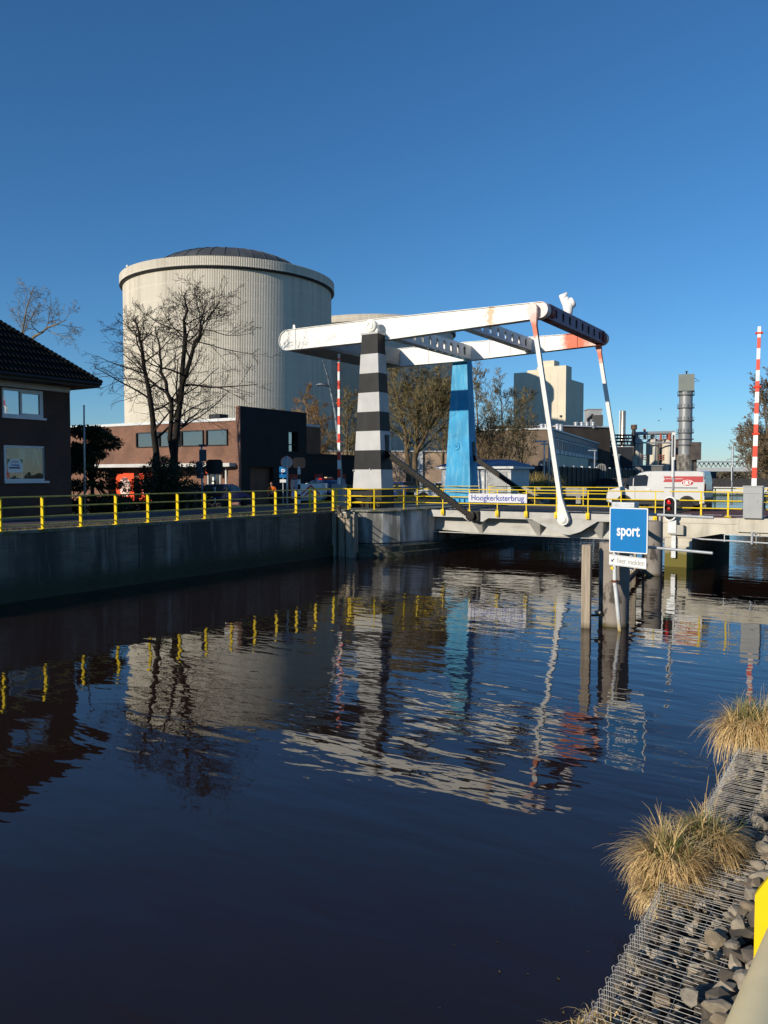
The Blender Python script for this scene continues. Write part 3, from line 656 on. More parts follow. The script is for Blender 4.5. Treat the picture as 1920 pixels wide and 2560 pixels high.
# white figure on the outer cross girder
def sculpture():
    o = Vector((9.0,4.35,ZB+.36)); k = .0029
    pt = lambda X, Y_, dy=0: o + Vector(((X-820)*k, dy+(X-820)*k*.3, (655-Y_)*k))
    me = bpy.data.meshes.new('carved_body'); bm = bmesh.new(); lay = bm.verts.layers.skin.verify()
    def ch(seq):
        prev = None
        for (X,Y_,r,dy) in seq:
            v = None
            for q in bm.verts:
                if (q.co-pt(X,Y_,dy)).length < 1e-4: v = q
            if v is None: v = bm.verts.new(pt(X,Y_,dy)); v[lay].radius = (r*k*1.4, r*k*1.4)
            if prev and not bm.edges.get((prev,v)): bm.edges.new((prev,v))
            prev = v
    ch([(822,650,58,0),(820,560,58,0),(815,470,62,0),(800,410,70,0),(765,350,66,0),(725,300,62,0),(722,268,50,0)])
    ch([(815,470,62,0),(850,425,66,0),(900,390,72,0),(925,375,48,0)])
    ch([(725,300,62,0),(775,262,30,0),(806,232,17,0)])
    bm.verts.ensure_lookup_table()
    for v in bm.verts: v[lay].use_root = False
    bm.verts[0][lay].use_root = True
    bm.to_mesh(me); bm.free()
    ob = bpy.data.objects.new('statue', me); COL.objects.link(ob); me.materials.append(M('statue_white', (.92,.9,.87), .4, var=.03))
    s = ob.modifiers.new('skin', 'SKIN'); s.use_smooth_shade = True; q = ob.modifiers.new('sub', 'SUBSURF'); q.levels = 2; q.render_levels = 2
    ob.location = o
    for v in me.vertices: v.co -= o
    tag(ob, 'white two-lobed bird-like figure standing on the outer cross girder', 'statue')
sculpture()
# ---------------------------------------------------------------- barriers
def barrier(x, y, z, hbox, wbox, dbox, L_, lean, label, rz=0):
    t = T('barrier', label, 'barrier', (x,y,z), rz)
    b = MB(); b.box((0,0,hbox*.5),(wbox,dbox,hbox)); b.build('cabinet', grey_box, t, local=True, bevel=.02)
    b = MB(); b.box((0,0,hbox*.79),(wbox+.04,dbox+.04,.02)); b.box((0,0,hbox+.012),(wbox+.05,dbox+.05,.05)); b.box((wbox*.25,-dbox/2-.01,hbox*.55),(.03,.02,.1)); b.build('cabinet_lid', grey_box, t, local=True, bevel=.008)
    b = MB(); n = 15; d = Vector((lean[0], lean[1], 1)).normalized(); o = Vector((0,0,hbox-.1))
    for k in range(n):
        b.cur = k % 2; a0, a1 = L_*k/n, L_*(k+1)/n
        w0 = .19-.07*k/n; p, q = o+d*a0, o+d*a1; b.box((p+q)/2, (w0,.06,L_/n), rot=Vector((0,0,1)).rotation_difference(d).to_matrix())
    b.build('arm', [white_stripe, red_paint], t, local=True)
    b = MB()
    for f in (.34,.63,.96): c = o+d*L_*f; b.tube([c+Vector((-.14,0,0)), c+Vector((.14,0,0))], .05, 8)
    b.build('arm_lamp', red_paint, t, local=True)
    return t
barrier(18.35, .25, 2.2, 1.29, .72, .5, 6.55, (.012,.0), 'raised red and white barrier on a grey cabinet at the right end of the bridge')
barrier(-3.85, 2.3, 2.2, 1.2, .72, .5, 7.6, (.0,.0), 'raised red and white barrier beside the striped pillar', 0)

# ---------------------------------------------------------------- navigation light on the pier
nl = T('traffic_light', 'red and green canal signal light with white rim on the pier', 'traffic light', (15.2,.05,1.9))
c = Vector((15.12,.02,2.53)); RT = Vector((.94,-.34,0))
b = MB(); board(b, c, RT, .58, 1.05, .05, r=.28, n=8); b.build('rim', sign_white, nl)
b = MB(); board(b, c+Vector((-.01,-.03,0)), RT, .46, .93, .06, r=.22, n=8); b.build('backing_board', black_m, nl)
nrm = RT.cross(Vector((0,0,1)))
for k,(dz,mm) in enumerate(((.29,emit('red_lamp', (1,.02,.02), .7)),(0,M('red_lens_off', (.34,.03,.02), .15, var=.1)),(-.29,M('green_lens_off', (.02,.12,.09), .15, var=.1)))):
    cc = c + nrm*.075 + Vector((0,0,dz)) + Vector((-.01,-.01,0))
    b = MB(); b.lathe([(.105,-.02),(.1,0),(.07,.035),(0,.05)], cc, 20, axis=nrm); b.build('lamp_lens', mm, nl, smooth=True)
    b = MB(); b.lathe([(.125,-.02),(.13,.16),(.12,.16),(.115,-.02)], cc, 20, a0=R(-10), a1=R(190), axis=nrm)
    # visor opens downward: rotate so that the covered half is on top
    b2 = MB(); u = Vector((0,0,1)); vs = []; n = 14
    for dd, rr in ((-.03,.128),(.17,.128)):
        for j in range(n+1):
            t = R(-20)+R(220)*j/n; vs.append(cc + RT*math.cos(t)*rr + u*math.sin(t)*rr + nrm*(dd if dd < 0 else dd*(.55+.45*math.sin(t))))
    b2.add(vs, [(j,j+1,n+2+j,n+1+j) for j in range(n)]); b2.build('visor', black_m, nl)
b = MB(); b.box((15.2,.12,1.75),(.34,.12,.55)); b.build('mount', galv, nl)
# slim gauge sign poles
def gauge_pole(p, h, label, wide):
    t = T('sign_pole', label, 'sign', p)
    b = MB(); b.tube([p, p+Vector((0,0,h))], .05, 8); b.build('pole', galv, t, smooth=True)
    b = MB(); d = Vector((wide, -.25, 0)); r = d.normalized()
    board(b, p+Vector((0,-.08,h-.62)), r, d.length, 1.25, .03); b.build('sign_panel', sign_white, t)
    b = MB(); board(b, p+Vector((0,-.10,h-.62)), r, d.length*.55, 1.0, .012); b.build('panel_slot', M('slot', (.10,.10,.12), .5), t)
    b = MB(); board(b, p+Vector((-.02,-.1,h-1.6)), r, d.length*.5, .9, .03); b.build('lower_panel', sign_white, t)
    return t
gauge_pole(P(1682,1292,36.6), 3.85, 'tall grey pole with a slim height gauge sign behind the canal signal', .20)
gauge_pole(P(1829,1262,46), 3.4, 'grey pole with an edge-on sign behind the far railing', .06)

# ---------------------------------------------------------------- pilings and sport sign
def square_pile(c, w, z1, label, group=None, m=timber_wet, zb=-1.5):
    b = MB(); b.box((c[0],c[1],(z1+zb)/2),(w,w,z1-zb),R(8)); o = b.build('timber_pile', m, bevel=.02)
    # irregular worn top
    me = o.data
    for v in me.vertices:
        if v.co.z > (z1-zb)-.05: v.co.z += rnd.uniform(-.02,.02)
    o.location.z = 0; 
    for v in me.vertices: v.co.z += zb
    tag(o, label, 'pile', group); return o
def round_pile(c, r, z1, label):
    b = MB(); b.lathe([(r,-1.5),(r,z1-.02),(r-.03,z1),(0,z1)], (c[0],c[1],0), 40); o = b.build('mooring_pile', pile_m, local=False, smooth=2)
    zz = o.location.z; o.location.z = 0
    for v in o.data.vertices: v.co.z += zz
    tag(o, label, 'pile'); return o
p1 = G(1465,20.6,0); square_pile(p1, .23, 2.16, 'square timber pile standing left of the blue sport sign')
p2 = G(1534,21.0,0); round_pile(p2, .39, 2.2, 'thick grey round pile in the water behind the sport sign post')
p2b = G(1545,23.5,0)
p3 = G(1630,31.6,0); round_pile(p3, .385, 2.15, 'thick grey round pile beside the concrete bridge pier')
p4 = G(1583,31.2,0); square_pile(p4, .22, 2.12, 'square timber pile behind the sport sign next to the bridge pier')
gw = T('guide_fender', 'dark horizontal guide fender beams between the piles under the bridge', 'fender', (p2[0]-.2,p2[1]+4,0))
b = MB(); dv = (p3-p2).normalized()
for z in (.28,1.9): b.tube([p2+Vector((-.45,.3,z)), p3+Vector((-.45,0,z))], .09, 6)
for z in (.3,): b.tube([p1+Vector((.0,.1,z)), p2+Vector((0,-.2,z))], .03, 6)
b.build('fender_beam', M('fender_black', (.03,.027,.024), .8, var=.3), gw)
b = MB(); b.ell((p1+(p2-p1)*.42+Vector((0,0,.37))), (.09,.07,.05), 10, 6); b.build('float', M('float_cream', (.5,.44,.33), .7), gw)
# sport sign
SR = Vector((.987,-.156,0)); sn = SR.cross(Vector((0,0,1)))
sp = T('sport_sign', 'square blue sport sign with a small white plate on a bent grey pole', 'sign', G(1553,19.9,0))
top = P(1571,1270,19.9); cS = P(1571.5,1326,19.9)
b = MB(); board(b, cS, SR, 1.0, 1.13, .04, r=.03); b.build('sign_frame', sign_white, sp)
b = MB(); board(b, cS+sn*.006, SR, .945, 1.075, .04, r=.02); b.build('sign_face', sign_blue, sp)
text('sport', .40, letter_white, sp, cS+sn*.03+Vector((0,0,-.015)), SR, width=.60, bold=.008)
c2 = P(1569,1404,19.85)
b = MB(); board(b, c2, Vector((SR.x,SR.y,-.045)), .97, .265, .03, r=.02); pl = b.build('lower_plate', sign_white, sp)
b = MB(); b2 = Vector((SR.x,SR.y,-.045)).normalized()
for s in (-1,1): b.box(c2+sn*.017+Vector((0,0,s*.115))+b2*0, (.91,.004,.006), rot=Matrix((b2, b2.cross(Vector((0,0,1))).normalized()*-1, Vector((0,0,1)))).transposed())
b.build('plate_border', black_m, pl)
text('hier melden', .2, letter_grey, pl, c2+sn*.02+b2*.09+Vector((0,0,.0)), b2, width=.70)
b = MB(); ac = c2+sn*.02-b2*.38
b.add([ac+b2*.03+Vector((0,0,.045)), ac+b2*.045+Vector((0,0,.03)), ac-b2*.015-Vector((0,0,.03)), ac-b2*.03-Vector((0,0,.015))], [(0,1,2,3)])
b.add([ac-b2*.045-Vector((0,0,.045)), ac+b2*.02-Vector((0,0,.045)), ac-b2*.045+Vector((0,0,.02))], [(0,1,2)]); b.build('arrow', black_m, pl)
b = MB(); pole = [P(1538,1372,20.4), P(1537,1425,20.4), P(1537,1455,20.38), P(1541,1490,20.3), P(1553,1580,20.1)]; pole[-1].z = -.3
b.tube([P(1538,1280,20.4)] + pole, .052, 12); po_ = b.build('pole', band(stain(M('pole_white_grey', (.60,.62,.63), .5, var=.1, scale=4), (.25,.24,.22), 4, (1,1,.6), .6, .7, .7), (.55,.42,.16), 2, .0, .3, 1, 4, (1,1,1), .25), sp, smooth=True)
b = MB(); b.tube([P(1579,1372,20.1), P(1579,1425,20.1)], .05, 10); b.build('rear_post', galv, sp)
b = MB(); b.lathe([(.07,-.03),(.07,.03)], P(1537,1453,20.38), 12); b.tube([P(1528,1453,20.45),P(1549,1453,20.45)],.02,6); b.build('clamp', M('rusty_clamp', (.16,.05,.025), .8, var=.3), sp)
b = MB(); b.lathe([(0,0),(.04,0),(.04,.03),(0,.03)], P(1531,1420,19.95), 12, axis=sn); b.build('reflector', yellow, sp)
b = MB()
arm = Vector((.80,-.60,0)).normalized()
e0 = P(1600,1285,20.15); e1 = P(1784,1294,18.9); b.tube([e0,e1], .035, 8); e0 = P(1600,1366,20.15); e1 = P(1782,1383,18.9); b.tube([e0,e1], .035, 8)
b.build('side_bar', galv, sp)
b = MB(); b.box(P(1563,1263,20.3),(.62,.3,.16),R(-9)); b.build('lamp_housing', galv, sp, bevel=.03)
# guard piles at the left abutment
for (px,w_,Y,h,lab) in ((836,.30,39.2,2.12,'dark timber guard pile at the quay corner, left of the pair'),(858,.34,39.0,2.08,'grey timber guard pile at the quay corner, middle one'),(880,.46,38.6,2.06,'broad grooved timber guard pile nearest the white abutment')):
    g = G(px,Y,0); square_pile(g, w_, h, lab, m=timber)
b = MB(); g = G(849,38.9,0); b.box((g.x,g.y,2.02),(1.5,.16,.22),R(-20)); tag(b.build('fender_beam', timber), 'short horizontal timber beam across the guard piles at the quay corner', 'beam')
g = G(848,38.8,0)
b = MB(); b.lathe([(.11,2.1),(.11,2.42),(.16,2.44),(.16,2.5),(.0,2.52)], (g.x,g.y,0), 14); o = b.build('bollard', M('bollard_iron', (.10,.085,.075), .7, var=.3, scale=5)); tag(o, 'small rusty iron bollard on the quay corner', 'bollard')

# ---------------------------------------------------------------- street furniture on the left bank
GZ = 1.66
def disc(b, c, nrm_, r, d, n=28): return b.lathe([(0,-d/2),(r,-d/2),(r,d/2),(0,d/2)], c, n, axis=nrm_)
fw = Vector((math.sin(YAW), -math.cos(YAW), 0))     # towards the camera
p = P(718,1262,41.5); p.z = 2.0
rs = T('round_sign', 'round red-rimmed traffic sign on a grey pole behind the quay railing', 'sign', p)
b = MB(); b.tube([p, p+Vector((0,0,2.95))], .055, 10); b.build('pole', galv, rs, smooth=True)
cz = p+Vector((0,0,2.62)); nn = (fw*.9+Vector((.3,0,0))).normalized()
b = MB(); disc(b, cz-nn*.08, nn, .30, .02); b.build('sign_back', stain(M('sign_back_grey', (.42,.43,.44), .5, var=.1), (.3,.3,.3), 3), rs)
b = MB(); b.lathe([(.30,-.015),(.325,-.015),(.325,.015),(.30,.015)], cz-nn*.08, 28, axis=nn, cap=False); b.build('red_rim', red_paint, rs)
p = P(708,1262,52); p.z = 1.9
ps_ = T('parking_sign', 'small blue P parking sign with a white plate below', 'sign', p)
b = MB(); b.tube([p, p+Vector((0,0,2.55))], .035, 8); b.build('pole', galv, ps_)
rt = Vector((CY, SY, 0))
b = MB(); board(b, p+Vector((0,0,2.25))+fw*.06, rt, .46, .72, .02, r=.03); b.build('sign_face', sign_blue, ps_)
text('P', .50, letter_white, ps_, p+Vector((0,0,2.25))+fw*.08, rt, bold=.01)
b = MB(); board(b, p+Vector((0,0,1.68))+fw*.06, rt, .40, .2, .02); b.build('under_plate', sign_white, ps_)
# black and white marker posts
def marker(px, Y, h, z, label):
    p = G(px, Y, z); t = T('marker_post', label, 'post', p)
    b = MB(); n = 8
    for k in range(n):
        b.cur = k%2; b.tube([p+Vector((0,0,h*k/n)), p+Vector((0,0,h*(k+1)/n))], .085, 12)
    b.build('shaft', [black_m, white_stripe], t)
    b = MB(); b.lathe([(.06,0),(.06,.12),(0,.16)], p+Vector((0,0,h)), 10); b.build('cap', white_stripe, t)
marker(748, 47, 2.35, 1.95, 'black and white banded post before the dark brick building')
def signal(px, py, Y, z0, label, zebra):
    t0 = P(px, py, Y); g = Vector((t0.x,t0.y,z0)); t = T('traffic_signal', label, 'traffic light', g)
    b = MB(); board(b, t0, rt, .92, .80, .05, r=.2, n=6); b.build('backing_board', black_m, t)
    b = MB()
    n = 7
    for k in range(n):
        b.cur = k%2 if zebra else 0; h = t0.z-.1-z0; b.tube([g+Vector((0,0,h*k/n))-fw*.06, g+Vector((0,0,h*(k+1)/n))-fw*.06], .05, 10)
    b.build('pole', [black_m, white_stripe], t)
    b = MB(); b.box(t0-fw*.15, (.3,.3,.6), YAW); b.build('lamp_box', black_m, t, bevel=.03)
signal(536, 1167, 44, 2.05, 'black traffic signal seen from behind in front of the shop door', True)
signal(748, 1157, 60, 1.8, 'dark traffic signal head against the black wall beside the round sign', False)
# grey pole with several plates
p = G(506, 43, 2.05); t = T('sign_post', 'grey post carrying several dark sign backs in front of the shop', 'sign', p)
b = MB(); b.tube([p, P(504,1112,43)], .055, 8); b.build('pole', galv, t, smooth=True)
dk_ = M('sign_back_dark', (.06,.075,.10), .5, var=.15)
for (x0,x1,y0,y1) in ((498,516,1124,1153),(490,507,1155,1182),(492,509,1184,1196),(497,518,1111,1117)):
    b = MB(); board(b, P((x0+x1)/2,(y0+y1)/2,42.9), rt, (x1-x0)*43/F, (y1-y0)*43/F, .02); b.build('sign_back', dk_, t)
# utility cabinets
for k,(px,w_,h,lab) in enumerate(((441,.62,1.15,'grey green utility cabinet under the bush, left one'),(468,.55,1.05,'middle utility cabinet beside the sign post'),(489,.5,1.1,'pale utility cabinet nearest the sign post'))):
    g = G(px, 43.5, 2.0); t = T('utility_cabinet', lab, 'cabinet', g, R(-20))
    b = MB(); b.box((0,0,h/2),(w_,.4,h)); b.build('cabinet_body', M('cabinet_grey', (.22,.24,.22), .6, var=.15), t, local=True, bevel=.02)
    b = MB(); b.box((0,0,h+.02),(w_+.06,.46,.05)); b.build('cabinet_lid', grey_box, t, local=True, bevel=.01)
# street lamp with a leaning curved mast
lm = M('lamp_mast_grey', (.20,.24,.27), .5, .3, var=.1)
p = G(853, 50, 2.05); t = T('street_lamp', 'tall curved grey street lamp leaning over the road by the left barrier', 'street lamp', p)
b = MB(); pts = [p] + [P(a_, b_, 50) for a_, b_ in ((851,1180),(846,1100),(838,1030),(829,985),(818,935),(806,900))]
b.tube(pts, [.13,.12,.11,.10,.085,.06,.03], 10); b.build('mast', lm, t, smooth=True)
b = MB(); c = P(808,961,50); a0 = P(824,970,50); tip = P(790,963,50); ax = (a0-tip)
vs = []; n = 9
for i in range(n+1):
    f = i/n; q = tip+ax*f; wv = .26*math.sin(math.pi*min(1,.12+f*.8)); hv = .16*math.sin(math.pi*min(1,.1+f*.75))
    for j in range(10):
        an = 2*math.pi*j/10; s_ = math.sin(an); vs.append(q + Vector((CY*0+math.sin(YAW)*-1*math.cos(an)*wv, math.cos(YAW)*math.cos(an)*wv, (s_*hv if s_ > 0 else s_*.05)+.1*math.sin(f*2.6))))
b.add(vs, [(i*10+j,(i+1)*10+j,(i+1)*10+(j+1)%10,i*10+(j+1)%10) for i in range(n) for j in range(10)]); b.add(vs[:10],[tuple(range(10))]); b.build('lamp_head', lm, t, smooth=True, fixn=True)
# slim white flag pole behind the house
p = G(212, 37, 1.9); t = T('flag_pole', 'slim pale flagpole between the brick house and the conifer', 'pole', p)
b = MB(); b.tube([p, P(210,1016,37)], [.05,.035], 8); b.build('pole', galv, t, smooth=True); b = MB(); b.ell(P(210,1015,37),(.05,.05,.05),8,6); b.build('finial', white, t)
# three small grey lamp posts by the works fence
for (px,py,Y,lab) in ((1361,1103,84,'small grey lamp post left of the cream office wall'),(1373,1110,86,'small grey lamp post at the corner of the cream office wall'),(1487,1126,120,'small grey lamp post right of the office windows'),(1547,1137,130,'small grey lamp post before the dark sheds')):
    tp = P(px,py,Y); g = Vector((tp.x,tp.y,1.7)); t = T('lamp_post', lab, 'lamp post', g)
    b = MB(); b.tube([g,tp], .09, 6); b.build('post', galv, t); b = MB(); b.box(tp+Vector((-.35,0,0)),(1.2,.45,.16),CAMROT); b.build('lamp_head', galv, t)

# ---------------------------------------------------------------- vehicles (local: x forward, y left, z up)
car_glass = M('car_glass', (.02,.024,.028), .008, var=.1, spec=.35)
def paint(name, col): 
    m = M(name, col, .28, var=.04, scale=2); m.node_tree.nodes['Principled BSDF'].inputs['Coat Weight'].default_value = .2; m.node_tree.nodes['Principled BSDF'].inputs['Coat Roughness'].default_value = .08; return m
rim_m = M('wheel_rim', (.42,.42,.43), .4, .6, var=.1); lamp_red = M('tail_lamp_red', (.5,.015,.015), .2, var=.1); lamp_clear = M('head_lamp', (.6,.62,.65), .15, var=.1)
def vehicle(name, label, cat, loc, rz, prof, hw, body, wheels, wr, side_glass, ends_glass=(), belt=1.0, tumble=.16, roof=1.9, lower=None, zlow=.32):
    t = T(name, label, cat, loc, rz)
    wid = lambda z: hw - (tumble*(z-belt)/(roof-belt) if z > belt else 0) - (.06*(.55-z)/.3 if z < .55 else 0)
    b = MB(); n = len(prof); ks = (-1,-.94,.94,1)
    vs = []
    for (x,z) in prof:
        for k in ks:
            inset = .035 if abs(k) == 1 else 0
            cx = sum(p[0] for p in prof)/n; cz = sum(p[1] for p in prof)/n
            vs.append((x + (cx-x)*inset*.7, k*wid(z), z + (cz-z)*inset))
    m = len(ks); fs = []
    for i in range(n):
        j = (i+1)%n
        for k in range(m-1): fs.append((i*m+k, j*m+k, j*m+k+1, i*m+k+1))
    fs.append(tuple(i*m for i in range(n))); fs.append(tuple(i*m+m-1 for i in reversed(range(n))))
    b.add(vs, fs); bo = b.build('body', body, t, local=True, fixn=True, smooth=2)
    sd = lambda x, z, s: (x, s*(wid(z)+.012), z)
    for s in (-1,1):
        for poly in side_glass:
            g = MB(); q = [sd(x,z,s) for x,z in poly] + [(x, s*(wid(z)-.02), z) for x,z in poly]; k = len(poly)
            g.add(q, [tuple(range(k)), tuple(range(2*k-1,k-1,-1))]+[(i,(i+1)%k,k+(i+1)%k,k+i) for i in range(k)]); g.build('side_window', car_glass, t, local=True, fixn=True)
    for (x0,z0,x1,z1,nm,mm,ww) in ends_glass:
        g = MB(); dx, dz = x1-x0, z1-z0; L_ = math.hypot(dx,dz); nx, nz = dz/L_*.015, -dx/L_*.015
        if (nx > 0) != (x0 > sum(p[0] for p in prof)/n): nx, nz = -nx, -nz
        g.add([(x0+nx,-wid(z0)*ww,z0+nz),(x0+nx,wid(z0)*ww,z0+nz),(x1+nx,wid(z1)*ww,z1+nz),(x1+nx,-wid(z1)*ww,z1+nz),(x0-nx,-wid(z0)*ww,z0-nz),(x0-nx,wid(z0)*ww,z0-nz),(x1-nx,wid(z1)*ww,z1-nz),(x1-nx,-wid(z1)*ww,z1-nz)],
              [(0,1,2,3),(7,6,5,4),(0,4,5,1),(1,5,6,2),(2,6,7,3),(3,7,4,0)]); g.build(nm, mm, t, local=True, fixn=True)
    for wx in wheels:
        for s in (-1,1):
            a = MB(); a.lathe([(0,-.05),(wr+.09,-.05),(wr+.09,.012),(0,.012)], (wx, s*hw, wr), 26, axis=(0,s,0)); ar = a.build('wheel_arch', black_m, t, local=True)
            for v in ar.data.vertices: v.co.z = max(v.co.z, zlow+.02)
            a = MB(); a.lathe([(wr*.62,-.2),(wr*.97,-.2),(wr,-.15),(wr,-.02),(wr*.96,.025),(wr*.62,.03)], (wx, s*hw, wr), 26, axis=(0,s,0)); wo_ = a.build('wheel', rubber, t, local=True, smooth=2)
            a = MB(); a.lathe([(0,.01),(wr*.16,.02),(wr*.2,-.01),(wr*.45,-.02),(wr*.5,.015),(wr*.63,.025),(wr*.66,-.05),(0,-.05)], (wx, s*hw, wr), 20, axis=(0,s,0)); a.build('rim', rim_m, wo_, local=True, smooth=2)
    if lower:
        a = MB(); a.bx(lower[0],lower[1],-hw+.01,hw-.01,zlow-.06,zlow+.12); a.build('sill', black_m, t, local=True, bevel=.03)
    return t, sd, wid
# --- delivery van on the bridge, heading left
vp = paint('van_white', (.55,.55,.545))
vx, vy = 13.25, 6.35
vprof = [(2.5,.42),(2.52,.62),(2.46,.88),(2.3,1.02),(1.62,1.2),(.82,1.86),(.5,1.945),(0,1.965),(-2.2,1.955),(-2.38,1.9),(-2.46,1.5),(-2.5,.9),(-2.5,.42),(-2.35,.34),(2.35,.34)]
van, sd, wd = vehicle('delivery_van', 'white delivery van with red side stripe driving over the drawbridge', 'van', (vx,vy,2.2), math.pi, vprof, .98, vp, (1.55,-1.62), .335,
    [[(1.66,1.22),(1.12,1.20),(1.12,1.70),(1.24,1.70)],[(1.07,1.2),(.38,1.22),(.34,1.68),(.48,1.78),(1.07,1.74)]],
    [(1.56,1.26,.86,1.85,'windscreen',car_glass,.9),(-2.40,1.78,-2.47,1.25,'rear_window',car_glass,.8),(2.5,.45,2.51,.68,'bumper',black_m,.96),(-2.502,.42,-2.502,.66,'bumper',black_m,.98)], belt=1.05, tumble=.14, roof=1.96, lower=(-2.2,2.2), zlow=.34)
S = 1          # the side towards the camera (van turned round: local +y faces -y)
def side_plate(poly, nm, mm, off=.016):
    g = MB(); k = len(poly); q = [(x, wd(z)+off, z) for x,z in poly] + [(x, wd(z)-.02, z) for x,z in poly]
    g.add(q, [tuple(range(k)), tuple(range(2*k-1,k-1,-1))]+[(i,(i+1)%k,k+(i+1)%k,k+i) for i in range(k)]); return g.build(nm, mm, van, local=True, fixn=True)
red_d = M('decal_red', (.40,.02,.03), .5, var=.05)
side_plate([(-2.36,1.70),(-2.36,1.42),(-.42,1.42),(-.50,1.56),(-.42,1.70)], 'side_stripe', red_d, .008)
b = MB(); n = 28; c = (-1.62,1.37)
b.add([(c[0]+.30*math.cos(2*math.pi*i/n), wd(1.4)+.018, c[1]+.155*math.sin(2*math.pi*i/n)) for i in range(n)]+[(c[0]+.30*math.cos(2*math.pi*i/n), wd(1.4)-.03, c[1]+.155*math.sin(2*math.pi*i/n)) for i in range(n)], [tuple(range(n)),tuple(range(2*n-1,n-1,-1))]+[(i,(i+1)%n,n+(i+1)%n,n+i) for i in range(n)]); b.build('logo_rim', letter_white, van, local=True, fixn=True)
b = MB(); b.add([(c[0]+.275*math.cos(2*math.pi*i/n), wd(1.4)+.024, c[1]+.13*math.sin(2*math.pi*i/n)) for i in range(n)]+[(c[0]+.275*math.cos(2*math.pi*i/n), wd(1.4)-.03, c[1]+.13*math.sin(2*math.pi*i/n)) for i in range(n)], [tuple(range(n)),tuple(range(2*n-1,n-1,-1))]+[(i,(i+1)%n,n+(i+1)%n,n+i) for i in range(n)]); b.build('logo_oval', red_d, van, local=True, fixn=True)
Vw = lambda x, z, o=.03: Vector((vx-x, vy-wd(z)-o, 2.2+z))
text('LELY', .21, letter_white, van, Vw(-1.62,1.37,.034), (1,0,0), width=.40, bold=.012, up=(0,.06,1))
text('farming innovators', .1, letter_white, van, Vw(-.98,1.585,.02), (1,0,0), width=.86, up=(0,.06,1))
side_plate([(1.0,.5),(.985,.5),(.985,1.15),(1.0,1.15)], 'door_gap', M('panel_gap', (.2,.2,.2), .6), .004)
side_plate([(.24,.45),(.225,.45),(.225,1.82),(.24,1.82)], 'door_gap', bpy.data.materials['panel_gap'], .004)
side_plate([(-.95,.45),(-.962,.45),(-.962,1.40),(-.95,1.40)], 'door_gap', bpy.data.materials['panel_gap'], .004)
side_plate([(-2.1,1.16),(-2.1,1.12),(-.5,1.12),(-.5,1.16)], 'slide_rail', M('rail_grey', (.10,.10,.10), .5), .012)
side_plate([(.40,1.08),(.40,1.05),(.2,1.05),(.2,1.08)], 'door_handle', vp, .04)
side_plate([(2.2,.56),(2.2,.42),(-2.2,.42),(-2.2,.50)], 'side_moulding', black_m, .012)
b = MB(); b.box((1.42,1.1,1.2),(.1,.2,.22)); b.box((1.42,-1.1,1.2),(.1,.2,.22)); b.build('wing_mirror', black_m, van, local=True, bevel=.03)
for s in (-1,1):
    b = MB(); b.box((2.3,s*.84,.93),(.26,.24,.16)); b.build('headlight', lamp_clear, van, local=True, bevel=.04)
    b = MB(); b.box((-2.48,s*.93,1.12),(.06,.1,.44)); b.build('tail_light', lamp_red, van, local=True, bevel=.01)
b = MB(); b.box((-2.5,0,.95),(.03,.5,.12)); b.build('number_plate', yellow, van, local=True)
van.location.x = 13.15; van.scale = (.96,1,1)
# --- small hatchbacks and a pickup
hatch = [(1.85,.32),(1.9,.55),(1.82,.75),(1.0,.92),(.35,1.38),(-.1,1.46),(-1.1,1.44),(-1.6,1.1),(-1.82,.95),(-1.86,.55),(-1.8,.32)]
def hatchback(label, loc, rz, col):
    t, s_, w_ = vehicle('parked_car', label, 'car', loc, rz, hatch, .82, paint('car_paint', col), (1.2,-1.2), .29, [[(.86,.95),(.32,.95),(.32,1.32),(.4,1.33)],[(.26,.95),(-.5,.95),(-.5,1.35),(.26,1.35)],[(-.56,.95),(-1.3,1.0),(-1.08,1.35),(-.56,1.36)]],
        [(.96,.96,.4,1.36,'windscreen',car_glass,.88),(-1.56,1.12,-1.14,1.41,'rear_window',car_glass,.82),(-1.862,.42,-1.868,.56,'bumper',black_m,.95)], belt=.92, tumble=.16, roof=1.46, zlow=.3)
    for s in (-1,1):
        b = MB(); b.box((-1.80,s*.66,.86),(.14,.2,.2)); b.build('tail_light', lamp_red, t, local=True, bevel=.02)
        b = MB(); b.box((1.76,s*.6,.68),(.2,.26,.13)); b.build('headlight', lamp_clear, t, local=True, bevel=.02)
    b = MB(); b.box((-1.86,0,.7),(.03,.5,.11)); b.build('number_plate', yellow, t, local=True)
    return t
fy = R(90)+YAW
hatchback('dark blue hatchback parked before the shop door', G(561,50,1.95), fy+R(-18), (.012,.03,.16))
hatchback('white hatchback waiting left of the blue pillar', G(1100,62,2.0), R(200), (.72,.72,.72))
hatchback('dark blue car parked under the trees right of the striped pillar', G(998,66,1.95), R(160), (.012,.03,.12))
hatchback('red car parked beside the white bridge keeper cabin', G(1303,66,1.95), fy+R(150), (.55,.015,.02))
pick = [(2.4,.42),(2.45,.7),(2.36,.95),(1.3,1.08),(.62,1.66),(.3,1.74),(-.6,1.72),(-.75,1.62),(-.85,1.08),(-2.4,1.06),(-2.45,.5)]
t, s_, w_ = vehicle('pickup_truck', 'dark blue pickup truck with a red roof beacon near the striped pillar', 'pickup', G(813,54,1.9), R(172), pick, .9, paint('pickup_blue', (.012,.03,.11)), (1.5,-1.5), .36, [[(1.2,1.1),(.5,1.1),(.44,1.58),(.66,1.6)],[(.42,1.1),(-.7,1.1),(-.64,1.58),(.38,1.62)]], [(1.26,1.12,.66,1.62,'windscreen',car_glass,.88)], belt=1.06, tumble=.16, roof=1.74, zlow=.42)
